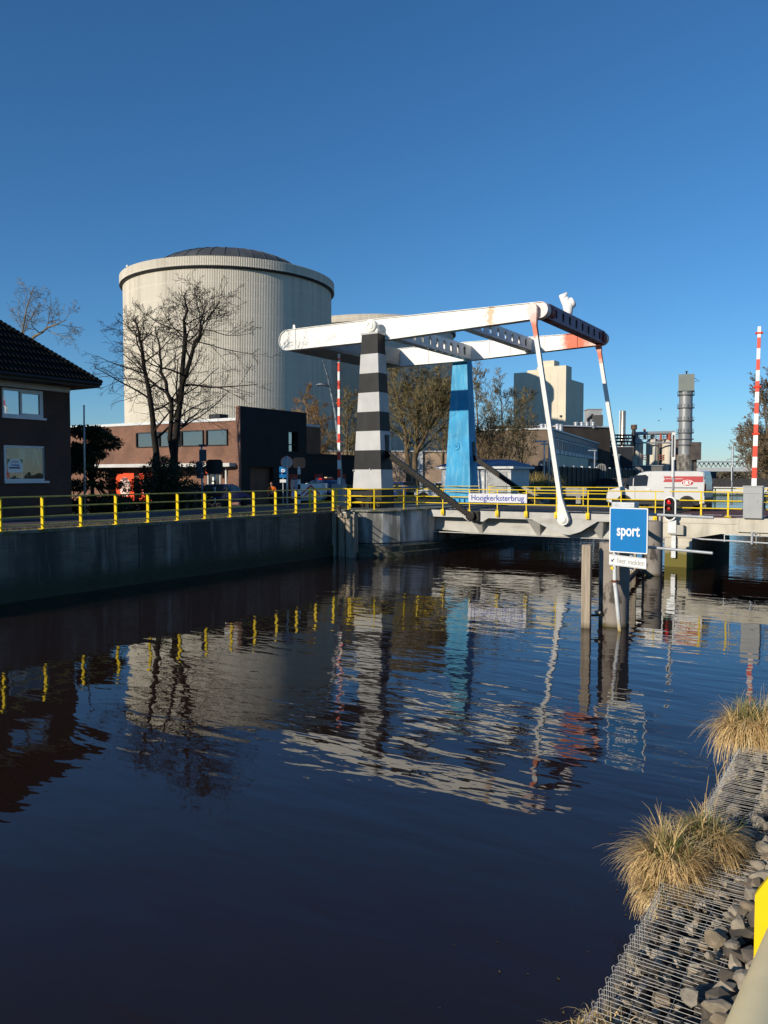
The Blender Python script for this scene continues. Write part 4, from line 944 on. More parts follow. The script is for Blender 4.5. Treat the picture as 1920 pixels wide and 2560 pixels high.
b = MB(); b.box((-.1,0,1.8),(.34,1.2,.12)); b.build('roof_beacon', lamp_red, t, local=True, bevel=.03); b = MB(); b.box((-.1,-.2,1.9),(.24,.5,.07)); b.build('beacon_cap', M('beacon_cream', (.7,.55,.3), .4), t, local=True)
# truck with chevron tailboard, seen from behind
pt = G(778,50.5,1.93); t = T('work_truck', 'small white work truck with red and white chevron tailboard seen from behind', 'truck', pt, fy+R(-4))
b = MB(); b.bx(-.2,3.4,-.72,.72,.5,.95); b.bx(2.0,3.4,-.72,.72,.9,1.5); b.build('body', paint('truck_white', (.62,.62,.6)), t, local=True, bevel=.06)
b = MB(); b.add([(-.3,-.80,.62),(-.3,.80,.62),(-.12,.66,1.48),(-.12,-.66,1.48),(-.22,-.80,.62),(-.22,.80,.62),(-.04,.66,1.48),(-.04,-.66,1.48)], [(0,3,2,1),(4,5,6,7),(0,1,5,4),(2,3,7,6),(1,2,6,5),(0,4,7,3)]); tb = b.build('tailboard', white_stripe, t, local=True)
b = MB()
def tbp(y, h): # point on the sloping tailboard
    x = -.305+.18*(h-.62)/.86; return (x, y*(1-.18*(h-.62)/.86), h)
for s in (-1,1):
    for (y0,h0) in ((.0,1.30),(.0,.98),(.0,.66),(.42,.64)):
        y1_, h1 = .62, h0-.55*(.62-y0)/.62*1.0
        if h1 < .64: k = (h0-.64)/(h0-h1) if h0 > .64 else 0; y1_ = y0+(y1_-y0)*k; h1 = .64
        if y1_-y0 < .05: continue
        q = [tbp(s*y0,h0),tbp(s*y1_,h1),tbp(s*y1_,min(1.46,h1+.14)),tbp(s*y0,min(1.46,h0+.14))]; b.add(q, [(0,1,2,3)] if s > 0 else [(3,2,1,0)])
b.build('chevron_stripes', red_paint, tb, local=True)
b = MB(); b.bx(-.14,.1,-.45,.2,1.48,1.56); b.build('beacon_bar', grey_box, t, local=True)
b = MB(); b.bx(-.28,-.1,-.7,.7,.42,.58); b.build('rear_bumper', grey_box, t, local=True, bevel=.02)
for wx in (.45,2.7):
    for s in (-1,1):
        b = MB(); b.lathe([(0,-.2),(.3,-.2),(.32,-.15),(.32,-.03),(.28,0),(0,0)], (wx,s*.74,.32), 20, axis=(0,s,0)); wv = b.build('wheel', rubber, t, local=True); b = MB(); b.lathe([(0,.0),(.18,.01),(.2,-.02)], (wx,s*.74,.32), 16, axis=(0,s,0)); b.build('rim', rim_m, wv, local=True)

# ---------------------------------------------------------------- person in an orange jacket
def skin_obj(name, mat, parent, chains, root, sub=2):
    me = bpy.data.meshes.new(name); bm = bmesh.new(); lay = bm.verts.layers.skin.verify(); d = {}
    def V(p, r):
        k = tuple(round(c,4) for c in p)
        if k not in d: d[k] = bm.verts.new(p); d[k][lay].radius = (r[0],r[1]) if isinstance(r,tuple) else (r,r)
        return d[k]
    for chn in chains:
        pv = None
        for (p, r) in chn:
            v = V(p, r)
            if pv is not None and pv is not v and not bm.edges.get((pv,v)): bm.edges.new((pv,v))
            pv = v
    for v in bm.verts: v[lay].use_root = False
    V(root, .1)[lay].use_root = True
    bm.to_mesh(me); bm.free(); o = bpy.data.objects.new(name, me); COL.objects.link(o); o.parent = parent; me.materials.append(mat)
    s = o.modifiers.new('skin','SKIN'); s.use_smooth_shade = True; q = o.modifiers.new('sub','SUBSURF'); q.levels = q.render_levels = sub; return o
g = G(682,52,1.8)
pe = T('person', 'person in an orange high visibility jacket and dark trousers walking by the dark building', 'person', g, fy+R(172))
skin = M('skin', (.48,.27,.19), .6, var=.08)
# local: x forward, y left, z up; leaning forward a little, mid-stride
pel = (0,0,.90)
tor = [(pel,(.13,.10)),((.04,0,1.05),(.125,.095)),((.10,0,1.22),(.14,.105)),((.15,0,1.36),(.13,.09)),((.19,0,1.44),(.055,.055)),((.23,0,1.50),(.055,.055))]
head = [((.23,0,1.50),(.055,.055)),((.255,0,1.56),(.078,.088)),((.265,0,1.62),(.082,.098)),((.26,0,1.69),(.07,.082))]
def armc(s, el, wr): return [((.15,0,1.36),(.13,.09)),((.15,s*.16,1.36),.058),((.14,s*.2,1.33),.052),(el,.042),(wr,.030)]
elL, wrL = (.10,.27,1.08), (.26,.22,.87); elR, wrR = (.16,-.28,1.10), (.33,-.18,.92)
def legc(s, kn, an, toe): return [(pel,(.13,.10)),((.0,s*.09,.86),.088),(kn,.058),(an,.038),((an[0]+.02,an[1],an[2]-.05),.036),(toe,.028)]
knL, anL = (.20,.09,.48), (.12,.09,.08); knR, anR = (-.03,-.09,.46), (-.25,-.09,.13)
def hand(wr, s):
    o = []; palm = (wr[0]+.03,wr[1],wr[2]-.065); o.append([(wr,.030),(palm,(.030,.020))])
    for k,(dy,L_) in enumerate(((.028,.07),(.010,.08),(-.008,.075),(-.024,.06))):
        a_ = (palm[0]+.012,palm[1]+dy,palm[2]-.03); b_ = (a_[0]+.012,a_[1],a_[2]-L_*.55); c_ = (b_[0]-.012,b_[1],b_[2]-L_*.45); o.append([(palm,(.030,.020)),(a_,.009),(b_,.008),(c_,.007)])
    a_ = (palm[0]+.035,palm[1]+.01,palm[2]+.01); o.append([(palm,(.030,.020)),(a_,.010),((a_[0]+.02,a_[1],a_[2]-.035),.008)]); return o
body = skin_obj('body', skin, pe, [tor, head, armc(1,elL,wrL), armc(-1,elR,wrR), legc(1,knL,anL,(.28,.09,.03)), legc(-1,knR,anR,(-.12,-.09,.035))] + hand(wrL,1) + hand(wrR,-1), pel)
orange = M('hi_vis_orange', (.85,.16,.015), .7, var=.12, scale=6); navy = M('navy_cloth', (.02,.025,.04), .8, var=.2)
gr = lambda ch, k: [(p, tuple(v*k for v in r) if isinstance(r,tuple) else r*k) for p,r in ch]
jk = skin_obj('jacket', orange, pe, [gr(tor[:4],1.22)+[((.175,0,1.425),(.08,.075))], gr(armc(1,elL,wrL),1.32), gr(armc(-1,elR,wrR),1.32)], pel)
tr = skin_obj('trousers', navy, pe, [[((.02,0,1.0),(.14,.115)),(pel,(.16,.125))]] + [[(pel,(.16,.125))]+gr(legc(s,k,a_,(0,0,0))[1:4],1.28) for s,k,a_ in ((1,knL,anL),(-1,knR,anR))], pel)
b = MB()
for (a_,t_) in ((anL,(.28,.09,.03)),(anR,(-.12,-.09,.035))): b.tube([(a_[0]-.04,a_[1],a_[2]-.03),(a_[0]+.03,a_[1],a_[2]-.035),((a_[0]+t_[0])/2,a_[1],(a_[2]+t_[2])/2-.02),t_], [.045,.055,.05,.035], 10)
b.build('shoes', black_m, pe, local=True, smooth=True)
b = MB(); b.ell((.245,0,1.665),(.105,.088,.085),14,8); 
b.v = [p if p[0] < .31 else (.31+ (p[0]-.31)*.2, p[1], max(p[2],1.68)) for p in b.v]; b.build('hair', M('dark_hair', (.03,.02,.012), .7), pe, local=True, smooth=True)
b = MB(); b.ell((.355,0,1.595),(.022,.014,.026),8,6); b.build('nose', skin, pe, local=True, smooth=True)
b = MB()
for s in (-1,1): b.ell((.338,s*.033,1.628),(.012,.015,.009),8,6)
b.build('eyes', black_m, pe, local=True); b = MB(); b.ell((.34,0,1.553),(.012,.028,.008),8,6); b.build('mouth', M('lips', (.35,.10,.09), .6), pe, local=True)
b = MB()
for s in (-1,1): b.ell((.25,s*.098,1.615),(.022,.012,.032),8,6)
b.build('ears', skin, pe, local=True, smooth=True)
b = MB()
for z,r in ((1.02,.165),(1.16,.18)): b.lathe([(r,-.02),(r,.02)], (.06 if z < 1.1 else .09,0,z), 18)
b.v = [(p[0]*1+(p[0]-.07)*-.14, p[1]*.98, p[2]) for p in b.v]; b.build('reflective_band', M('reflective_tape', (.6,.6,.58), .4), jk, local=True)
# two gulls in the sky
for (px,py,Y,lab) in ((1652,1023,150,'small dark bird flying over the factory, upper one'),(1647,1052,150,'small dark bird flying over the factory, lower one')):
    c = P(px,py,Y); t = T('bird', lab, 'bird', c)
    b = MB(); b.tube([(-.2,0,0),(-.08,0,.01),(.1,0,.02),(.22,0,.03)], [.01,.06,.055,.015], 8); b.build('body', M('gull_grey', (.2,.2,.2), .7), t, local=True, smooth=True)
    for s in (-1,1):
        b = MB(); b.add([(.08,s*.03,.03),(-.06,s*.03,.03),(-.04,s*.26,.13),(.07,s*.28,.14),(-.1,s*.55,.05),(.08,s*.03,.015),(-.06,s*.03,.015),(-.04,s*.26,.12),(.07,s*.28,.13),(-.1,s*.55,.045)], [(0,1,2,3),(3,2,4),(8,7,6,5),(9,7,8),(0,3,8,5),(3,4,9,8),(4,2,7,9),(2,1,6,7)]); b.build('wing', bpy.data.materials['gull_grey'], t, local=True)
# ---------------------------------------------------------------- silos
def silo_mat(name):
    m = stain(M(name, (.645,.59,.49), .75, var=.08, scale=.25, st=(1,1,.15)), (.44,.40,.32), .55, (1.6,1.6,.045), .5, .72, .75)
    # horizontal sheet seams
    nt = m.node_tree; L = nt.links; b = nt.nodes['Principled BSDF']; src = b.inputs['Base Color'].links[0].from_socket
    tc = nd(nt,'ShaderNodeTexCoord'); sp = nd(nt,'ShaderNodeSeparateXYZ'); L.new(tc.outputs['Object'], sp.inputs[0])
    md = nd(nt,'ShaderNodeMath', operation='PINGPONG'); md.inputs[1].default_value = 1.3; L.new(sp.outputs[2], md.inputs[0])
    mr = nd(nt,'ShaderNodeMapRange'); mr.inputs['From Min'].default_value = 0; mr.inputs['From Max'].default_value = .16; mr.inputs['To Min'].default_value = .45; mr.inputs['To Max'].default_value = 0; L.new(md.outputs[0], mr.inputs['Value'])
    mx = nd(nt,'ShaderNodeMix', data_type='RGBA'); L.new(mr.outputs[0], mx.inputs[0]); L.new(src, mx.inputs[6]); mx.inputs[7].default_value = (.76,.70,.58,1); L.new(mx.outputs[2], b.inputs['Base Color'])
    return m
sm = silo_mat('silo_sheet'); roof_grey = stain(M('silo_roof_grey', (.075,.08,.085), .6, var=.1, scale=.2), (.11,.115,.12), .2, (1,1,1), .45, .65, .8)
def silo(px, Y, Rr, ztop, label, dome):
    x, y = W((px-960)/F*Y, Y); t = T('storage_silo', label, 'silo', (x,y,1.6))
    def ribs(r, z0, z1, n, a):
        b = MB(); vs = []
        for z in (z0, z1):
            for j in range(n*4):
                th = 2*math.pi*j/(n*4); rr = r + (a if j%4 in (0,1) else 0); vs.append((x+rr*math.cos(th), y+rr*math.sin(th), z))
        k = n*4; b.add(vs, [(j,(j+1)%k,k+(j+1)%k,k+j) for j in range(k)]); return b
    ribs(Rr, 1.6, ztop-1.2, 430, .04).build('wall', sm, t)
    b = ribs(Rr+.55, ztop-1.5, ztop, 430, .05)
    b.build('rim_band', sm, t)
    b = MB(); b.lathe([(Rr+.1,ztop-1.45),(Rr+.56,ztop-1.45),(Rr+.62,ztop-1.6),(Rr+.35,ztop-1.8),(Rr+.12,ztop-1.8)], (x,y,0), 160); b.build('gutter', M('gutter_dark', (.04,.04,.042), .5), t, smooth=2)
    b = MB()
    pr = [(Rr+.5,ztop),(Rr-.2,ztop+.1),(Rr*.76,ztop+.4)] + [(Rr*.76*math.cos(R(a)), ztop+.4+dome*math.sin(R(a))**1.0) for a in (8,16,26,36,48,60,72,82)] + [(0,ztop+.4+dome)]
    b.lathe(pr, (x,y,0), 72); b.build('dome_roof', roof_grey, t, smooth=2)
    b = MB()
    for j in range(36):
        th = 2*math.pi*j/36; b.tube([(x+r*math.cos(th), y+r*math.sin(th), z+.05) for r,z in pr[2:-1]], .05, 4)
    b.build('roof_seam', roof_grey, t); return t
s1 = silo(578, 150, 18.8, 39.3, 'huge cream ribbed sugar silo with dark dome behind the brick building', 5.0)
c = Vector(s1.location); b = MB(); a_ = P(319,666,146); b.tube([a_-Vector((0,0,1.2)), a_], .06, 6); b.ell(a_, (.3,.3,.3), 8, 6); b.build('roof_beacon', white, s1)
silo(935, 193, 18.9, 38.6, 'second cream silo half hidden behind the first one and the bridge beam', 1.2)

# ---------------------------------------------------------------- windows
pane_m = glass('window_glass', (.16,.18,.19), .42); pane_dark = M('dark_window', (.03,.035,.04), .04, var=.3, scale=1, spec=.9)
frame_w = M('frame_white', (.66,.67,.67), .5, var=.06); frame_d = M('frame_dark', (.025,.027,.03), .5, var=.1)
# ---------------------------------------------------------------- brick house on the left
hb = brick('house_brick', (.095,.042,.028), (.07,.032,.022), (.05,.042,.035)); tile_m = stain(M('roof_tiles', (.010,.0095,.0095), .8, var=.3, scale=2, spec=.15), (.018,.018,.012), 1.5)
ho = T('brick_house', 'dark brown brick house with black tiled hip roof at the left edge', 'house', (-10,-19,1.9))
hx0, hx1, hy0, hy1 = -16.0, -7.2, -25.0, -13.1
holes = [(-16.2,-14.35,5.85,7.05,'upper window'),(-16.2,-14.35,2.75,4.35,'lower window')]
def pz(px, py):   # point on the canal side wall of the house
    p = (px-960)/F; v = ((42.2+.0 - hx1*.535)*p + .57 - hx1*.845)/(.535-.845*p); Yd = 42.2 - hx1*.535 + .845*v; return v, hz(py, Yd)
wins = []
for (xa,ya,xb,yb) in ((10,967,113,1040),(13,1111,117,1204)):
    va, zt = pz(xa, ya); vb, _ = pz(xb, ya); _, z0 = pz(xa, yb); wins.append((va, vb, z0+.02, zt-.02))
b = MB(); wz0, wz1 = 1.7, 7.76
va, vb = wins[0][0], wins[0][1]
b.bx(hx0, hx1-.3, hy0, hy1, wz0, wz1+.05)
b.bx(hx1-.3, hx1, hy0, va, wz0, wz1); b.bx(hx1-.3, hx1, vb, hy1, wz0, wz1)
b.bx(hx1-.3, hx1, va, vb, wz0, wins[1][2]); b.bx(hx1-.3, hx1, va, vb, wins[1][3], wins[0][2]); b.bx(hx1-.3, hx1, va, vb, wins[0][3], wz1)
b.build('wall', hb, ho)
b = MB(); b.bx(hx1, hx1+.05, hy0, hy1-.02, 7.53, 7.755); b.bx(hx1+.05, hx1+.09, hy0, hy1-.02, 7.62, 7.68); b.build('fascia_board', M('fascia_white', (.52,.52,.50), .6, var=.1), ho)
for k,(va,vb,z0,z1) in enumerate(wins):
    f = MB(); xo = hx1-.02
    f.bx(xo-.1,xo,va,va+.09,z0,z1); f.bx(xo-.1,xo,vb-.09,vb,z0,z1); f.bx(xo-.1,xo,va+.09,vb-.09,z1-.09,z1); f.bx(xo-.1,xo,va+.09,vb-.09,z0,z0+.09)
    wn = T('window', None, None, (hx1-ho.location.x,(va+vb)/2-ho.location.y,z0-ho.location.z)); wn.parent = ho
    f.build('frame', frame_w, wn)
    if k == 0:
        f = MB(); m_ = va+(vb-va)*.46; f.bx(xo-.09,xo+.015,m_-.05,m_+.03,z0+.09,z1-.09); f.bx(xo-.06,xo+.012,m_+.03,vb-.09,z1-.16,z1-.09); f.bx(xo-.06,xo+.012,vb-.16,vb-.09,z0+.09,z1-.16); f.bx(xo-.06,xo+.012,m_+.03,vb-.16,z0+.09,z0+.15); f.build('casement', frame_w, wn)
    f = MB(); f.quad((xo-.05,va+.09,z0+.09),(xo-.05,vb-.09,z0+.09),(xo-.05,vb-.09,z1-.09),(xo-.05,va+.09,z1-.09)); f.build('pane', glass('room_glass', (.7,.72,.72), .16) if k else glass('sky_glass', (.2,.22,.25), .6), wn)
    f = MB(); f.bx(hx1,hx1+.09,va-.04,vb+.08,z0-.09,z0-.002); f.build('sill', frame_w, wn)
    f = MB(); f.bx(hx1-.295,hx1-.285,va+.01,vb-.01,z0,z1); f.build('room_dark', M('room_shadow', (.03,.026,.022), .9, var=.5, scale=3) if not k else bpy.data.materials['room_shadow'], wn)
    f = MB(); q = M('curtain_pale', (.55,.52,.42), .8, var=.2, scale=8) if not k else bpy.data.materials['curtain_pale']
    if k:
        for (fv,w0,lean) in ((.42,.045,.03),(.49,.05,-.01),(.54,.02,0),(.76,.02,.0),(.80,.035,.12)):
            f.tube([(hx1-.2,va+(vb-va)*fv,z1-.1),(hx1-.2,va+(vb-va)*(fv+lean*.6),(z0+z1)/2),(hx1-.2,va+(vb-va)*(fv+lean),z0+.12+(.5 if fv > .7 else 0))], [w0,w0*.9,w0*.8], 6)
        for i in range(9): f.tube([(hx1-.17,va+.15+i*.12,z0+.1),(hx1-.17,va+.12+i*.125,z0+.32+.1*(i%3))],.012,5)
    else:
        f.tube([(hx1-.2,va+(vb-va)*.57,z1-.12),(hx1-.2,va+(vb-va)*.55,z0+.1)],.06,6); f.tube([(hx1-.2,va+(vb-va)*.78,z1-.4),(hx1-.2,va+(vb-va)*.78,z0+.1)],.02,6); f.bx(hx1-.2,hx1-.19,va+(vb-va)*.6,va+(vb-va)*.72,z0+.1,z0+.75)
    f.build('curtain', q, wn)
    if k:
        cc = Vector((hx1-.065, va+.17+.33, z0+.62)); rt_ = Vector((0,1,0))
        sg = T('sale_sign', 'white and green for sale board behind the lower window of the brick house', 'sign', cc-Vector((0,0,.28)))
        f = MB(); board(f, cc, rt_, .66, .54, .008); f.build('sign_board', sign_white, sg)
        f = MB(); f.add([cc+Vector((.006,-.33,.27)),cc+Vector((.006,-.33,.09)),cc+Vector((.006,-.20,.27))],[(0,1,2)]); f.add([cc+Vector((.006,.33,.27)),cc+Vector((.006,.20,.27)),cc+Vector((.006,.33,.09))],[(0,1,2)]); f.build('green_corner', M('sign_green', (.02,.22,.10), .4), sg)
        text('Te Koop', .13, letter_blue, sg, cc+Vector((.008,0,.03)), rt_, width=.36, bold=.003)
        f = MB(); f.bx(cc.x+.005,cc.x+.007,cc.y-.27,cc.y+.22,cc.z-.11,cc.z-.05); f.build('text_bar', M('bar_dark', (.06,.07,.10), .5, var=.5, scale=40), sg)
        f = MB(); f.bx(cc.x+.005,cc.x+.007,cc.y-.17,cc.y+.17,cc.z+.14,cc.z+.17); f.bx(cc.x+.005,cc.x+.007,cc.y-.15,cc.y+.15,cc.z+.19,cc.z+.21); f.build('small_print', M('bar_grey', (.25,.27,.30), .5, var=.5, scale=40), sg)
# hip roof with rows of tiles
ex0, ex1, ey0, ey1, ez = hx0-1, -6.2, hy0-1, -12.3, 7.98
b = MB(); ins = (ex1-ex0)/2; zr = ez + ins*math.tan(R(40.5))
A,B_,C_,D = (ex0,ey0,ez),(ex1,ey0,ez),(ex1,ey1,ez),(ex0,ey1,ez); E=((ex0+ex1)/2,ey0+ins,zr); Fp=((ex0+ex1)/2,ey1-ins,zr)
b.add([A,B_,C_,D,E,Fp], [(1,2,5,4),(3,0,4,5),(2,3,5),(0,1,4),(0,3,2,1)]); rf = b.build('roof', tile_m, ho)
b = MB()
for i in range(60):      # ridge tiles of the two hips
    for (p0,p1) in ((Vector(C_),Vector(Fp)),):
        f = (i+.2)/46
        if f < 1: q = p0+(p1-p0)*f; b.ell(q+Vector((0,0,.03)), (.16,.16,.11), 8, 5)
b.build('hip_tiles', tile_m, rf)
b = MB(); sl_ = Vector((-(ins),0,zr-ez)); L_ = sl_.length
for r_ in range(14):
    f = r_/14
    for k in range(52):
        y_ = ey1 - .1 - k*.2
        if y_ > ey1 - ins*f - .15 or y_ < ey0 + ins*f + .1: continue
        q = Vector((ex1,y_,ez)) + sl_*f; b.tube([q+Vector((.02,0,.05)), q+sl_*(1/14)+Vector((.0,0,.015))], .05, 6)
b.build('pantiles', tile_m, rf)
b = MB(); b.bx(ex0,ex1,ey0,ey1,ez-.22,ez-.004); b.build('eaves', M('eaves_dark', (.06,.055,.045), .7, var=.2), ho)
b = MB(); b.tube([(ex1+.07,ey0,ez-.06),(ex1+.07,ey1,ez-.06)], .07, 8); b.build('gutter', frame_d, ho)

# ---------------------------------------------------------------- brick shop building with its black wall
bk = brick('shop_brick', (.27,.115,.065), (.20,.08,.045), (.17,.13,.10)); bb = brick('black_brick', (.022,.02,.022), (.016,.015,.017), (.012,.012,.013), bump=.003)
st_ = T('shop_building', 'red brick shop building with a black side wall and orange posters', 'building', (-28,16,GZ))
b = MB(); b.bx(-44,-19.95,12.6,22,1.5,8.2); b.bx(-44,-19.95,11.2,12.6,4.85,8.2); b.bx(-20.9,-19.95,11.2,12.6,1.5,4.85); b.bx(-44,-35.2,11.2,12.6,1.5,4.85); b.build('brick_wall', bk, st_)
b = MB(); b.bx(-44,-19.96,11.12,22,8.2,8.42); b.build('roof_trim', frame_w, st_)
b = MB(); b.bx(-44,-19.97,10.35,11.19,4.62,4.9); b.build('canopy', stain(M('canopy_white', (.6,.58,.55), .6, var=.1), (.35,.33,.3), 2, (1,1,1), .55, .7, .6), st_)
b = MB(); xw0, xw1 = -19.92, -19.5
b.bx(xw0,xw1,11.18,12.2,1.5,9.3); b.bx(xw0,xw1,12.2,15.0,4.6,9.3); b.bx(xw0,xw1,15.0,17.0,1.5,9.3); b.bx(xw0,xw1,17,18.25,1.5,5.9); b.bx(xw0,xw1,17,18.25,7.6,9.3); b.bx(xw0,xw1,18.25,19.4,1.5,9.3)
b.build('black_wall', bb, st_)
b = MB(); b.bx(xw0-.01,xw1+.005,11.06,11.178,1.5,9.3); b.build('wall_end', brick('wall_end_brick', (.25,.10,.06), (.13,.05,.035), (.2,.15,.12)), st_)
b = MB(); b.bx(-30,-19.7,19.4,28.5,1.5,5.75); b.build('low_black_wing', bb, st_)
b = MB(); b.bx(-30.1,-19.6,19.41,28.6,5.752,5.84); b.build('wing_trim', frame_d, st_)
brick('pale_brick', (.55,.37,.25), (.48,.32,.22), (.45,.37,.29))
b = MB(); b.lathe([(1.5,1.5),(1.5,4.58)], (-21.9,13.6,0), 24, cap=False); b.build('passage_wall', bk, st_, smooth=True)
b = MB(); b.bx(-19.9,-19.86,17,18.25,5.9,7.6); w_ = b.build('window', pane_m, st_)
b = MB(); b.bx(-19.62,-19.56,17,17.06,5.9,7.6); b.bx(-19.62,-19.56,18.19,18.25,5.9,7.6); b.bx(-19.62,-19.56,17.06,18.19,6.5,6.56); b.bx(-19.64,-19.58,17.06,18.19,5.9,5.96); b.build('frame', frame_d, w_)
for (u0,u1) in ((-31.3,-28.75),(-28.5,-26.2),(-25.9,-23.55),(-23.1,-20.95)):
    b = MB(); b.bx(u0,u1,11.19,11.22,6.36,7.48); w_ = b.build('window', glass('shop_glass', (.4,.4,.38), .3) if u0 < -31 else bpy.data.materials['shop_glass'], st_)
    b = MB(); b.bx(u0-.08,u0,11.08,11.24,6.3,7.56); b.bx(u1,u1+.08,11.08,11.24,6.3,7.56); b.bx(u0,u1,11.08,11.24,7.48,7.56); b.bx(u0,u1,11.08,11.24,6.3,6.36); b.build('frame', frame_d, w_)
    b = MB(); b.bx(u0+.3,u0+(u1-u0)*.8,11.225,11.232,6.7,7.4); b.build('blind', M('blind_pale', (.6,.58,.52), .8, var=.2) if u0 < -31 else bpy.data.materials['blind_pale'], w_)
# shop front under the canopy
b = MB(); b.bx(-24.2,-21.6,12.5,12.58,1.8,4.2); d_ = b.build('shop_door', pane_dark, st_)
b = MB()
for x_ in (-24.3,-22.95,-21.55): b.bx(x_-.06,x_+.06,12.42,12.6,1.7,4.3)
b.bx(-24.3,-21.5,12.42,12.6,4.2,4.32); b.build('door_frame', galv, d_)
b = MB(); b.bx(-23.9,-23.5,12.47,12.49,2.6,3.4); b.bx(-23.4,-23.1,12.47,12.49,2.4,3.1); b.bx(-23.85,-23.6,12.47,12.49,3.5,3.8); b.bx(-22.7,-21.8,12.47,12.49,3.0,3.6); b.build('door_notices', sign_white, d_)
b = MB(); b.lathe([(.2,-.005),(.2,.005)], (-22.0,12.46,3.3), 16, axis=(0,-1,0)); b.build('notice_dot', red_paint, d_)
b = MB(); b.tube([(-21.2,11.3,1.6),(-21.2,11.3,4.62)], .09, 10); b.build('column', frame_w, st_)
or_m = M('orange_panel', (.85,.085,.02), .5, var=.06)
b = MB(); b.bx(-23.0,-22.55,10.9,10.95,4.1,4.6); b.build('shop_logo', or_m, st_)
text('avad', .55, or_m, st_, (-22.1,10.9,4.3), (1,0,0), width=1.5, bold=.012, align='CENTER')
face_m = M('face_print', (.80,.58,.50), .5, var=.08, scale=3); face_d = M('face_dark', (.20,.10,.09), .6)
def poster(c, rt_, w_, h_, label, dark=False, part=0):
    n_ = rt_.cross(Vector((0,0,1))); t = T('poster', label, 'poster', c-Vector((0,0,h_/2)))
    pm = or_m if not dark else M('poster_red_brown', (.34,.05,.03), .55, var=.1)
    b = MB(); board(b, c, rt_, w_, h_, .03); b.build('panel', pm, t)
    def oval(nm, m_, dx, dz, rx, rz, o):
        b = MB(); n = 26; vs = [c + n_*o + rt_*(dx+rx*math.cos(2*math.pi*i/n)) + Vector((0,0,dz+rz*math.sin(2*math.pi*i/n))) for i in range(n)]
        vs2 = [p - n_*.012 for p in vs]; b.add(vs+vs2, [tuple(range(n)), tuple(range(2*n-1,n-1,-1))]+[(i,(i+1)%n,n+(i+1)%n,n+i) for i in range(n)]); return b.build(nm, m_, t, fixn=True)
    k = h_*.36
    oval('face', face_m, 0, 0, k*.86 if not dark else w_*.40, k, .03)
    if dark: oval('cheek_light', M('print_pale_blue', (.45,.55,.68), .5), w_*.2, -.02, w_*.17, k*.8, .037)
    oval('hair', face_d, 0, k*.80, k*.5, k*.17, .042)
    for s in (-1,1): oval('eye', face_d, s*k*.33, k*.22, k*.13, k*.05, .044); oval('brow', face_d, s*k*.33, k*.42, k*.17, k*.04, .044)
    oval('nose', M('face_shade', (.62,.38,.32), .6) , 0, -.02, k*.10, k*.08, .044); oval('mouth', M('mouth_red', (.5,.06,.06), .5), 0, -k*.42, k*.22, k*.10, .044)
poster(Vector((-32.9,11.15,2.95)), Vector((1,0,0)), 2.3, 2.35, 'bright orange poster with a round child face seen left of the bush')
poster(Vector((-30.0,11.15,2.95)), Vector((1,0,0)), 2.2, 2.35, 'bright orange poster mostly hidden behind the bush')
poster(Vector((-19.46,17.6,3.15)), Vector((0,1,0)), 1.2, 1.75, 'red brown poster with a child face on the black wall near the round sign', True)
poster(Vector((-19.66,21.3,3.3)), Vector((0,1,0)), 1.25, 1.5, 'red brown poster on the low black wall behind the work truck', True)
poster(Vector((-19.66,24.9,3.2)), Vector((0,1,0)), 1.2, 1.7, 'red brown poster on the low black wall right of the barrier arm', True)
b = MB(); o = P(524,1043,64); b.box((o.x,o.y+1,o.z),(1.2,1,.55)); q = b.build('roof_unit', frame_d, st_)

# ---------------------------------------------------------------- pale brick wall building behind the trees
pw = T('pale_brick_building', 'low pale pink brick building with white pilasters behind the trees', 'building', W(-1,92)+(1.7,), R(10.85))
xl = Vector((math.cos(R(10.85)), math.sin(R(10.85)), 0))
pwb = W(-9.0, 86); pwe = W(8.6, 88)
d_ = Vector((pwe[0]-pwb[0], pwe[1]-pwb[1], 0)); L_ = d_.length; ang = math.atan2(d_.y, d_.x)
b = MB(); c = Vector((pwb[0],pwb[1],0))+d_*.5; nrm2 = Vector((-d_.y, d_.x, 0)).normalized()
b.box(c+nrm2*4+Vector((0,0,4.05)), (L_,8,4.9), ang); b.build('brick_wall', bpy.data.materials['pale_brick'], pw)
b = MB(); b.box(c+nrm2*4+Vector((0,0,6.56)), (L_+.3,8.3,.12), ang); b.build('roof_edge', frame_w, pw)
for f in (.50,.735): b = MB(); b.box(c+d_*(f-.5)-nrm2*.08+Vector((0,0,4.2)), (.55,.2,5.0), ang); b.build('pilaster', frame_w, pw)
# ---------------------------------------------------------------- bridge keeper cabin
kc = G(1277,57,2.2); kb = T('bridge_keeper_cabin', 'white bridge keeper cabin with dark blue roof behind the blue pillar', 'cabin', kc+Vector((-2.6,1.6,0)))
x1_, y0_ = kc.x, kc.y
b = MB(); b.bx(x1_-5.6,x1_,y0_,y0_+3.4,2.15,4.42); b.build('wall', M('cabin_grey_white', (.55,.56,.57), .5, var=.08, scale=2), kb)
b = MB(); b.bx(x1_-5.9,x1_+.3,y0_-.3,y0_+3.7,4.42,4.6); b.build('white_gutter', frame_w, kb)
b = MB(); b.frustum((x1_-2.8,y0_+1.7),6.3,4.1,3.6,1.4,4.6,5.1); b.build('roof', M('cabin_roof_blue', (.015,.045,.13), .5, var=.15), kb)
b = MB(); b.bx(x1_-1.75,x1_-.3,y0_-.05,y0_,2.5,4.2)
for i in range(14): b.bx(x1_-1.75,x1_-.3,y0_-.065,y0_-.05,2.52+i*.12,2.6+i*.12)
b.build('roller_shutter', grey_box, kb)
b = MB(); b.bx(x1_-2.05,x1_-1.85,y0_-.06,y0_,2.2,4.4); b.bx(x1_-4.6,x1_-2.1,y0_-.03,y0_,2.5,4.2); b.build('shutter_box', frame_w, kb)
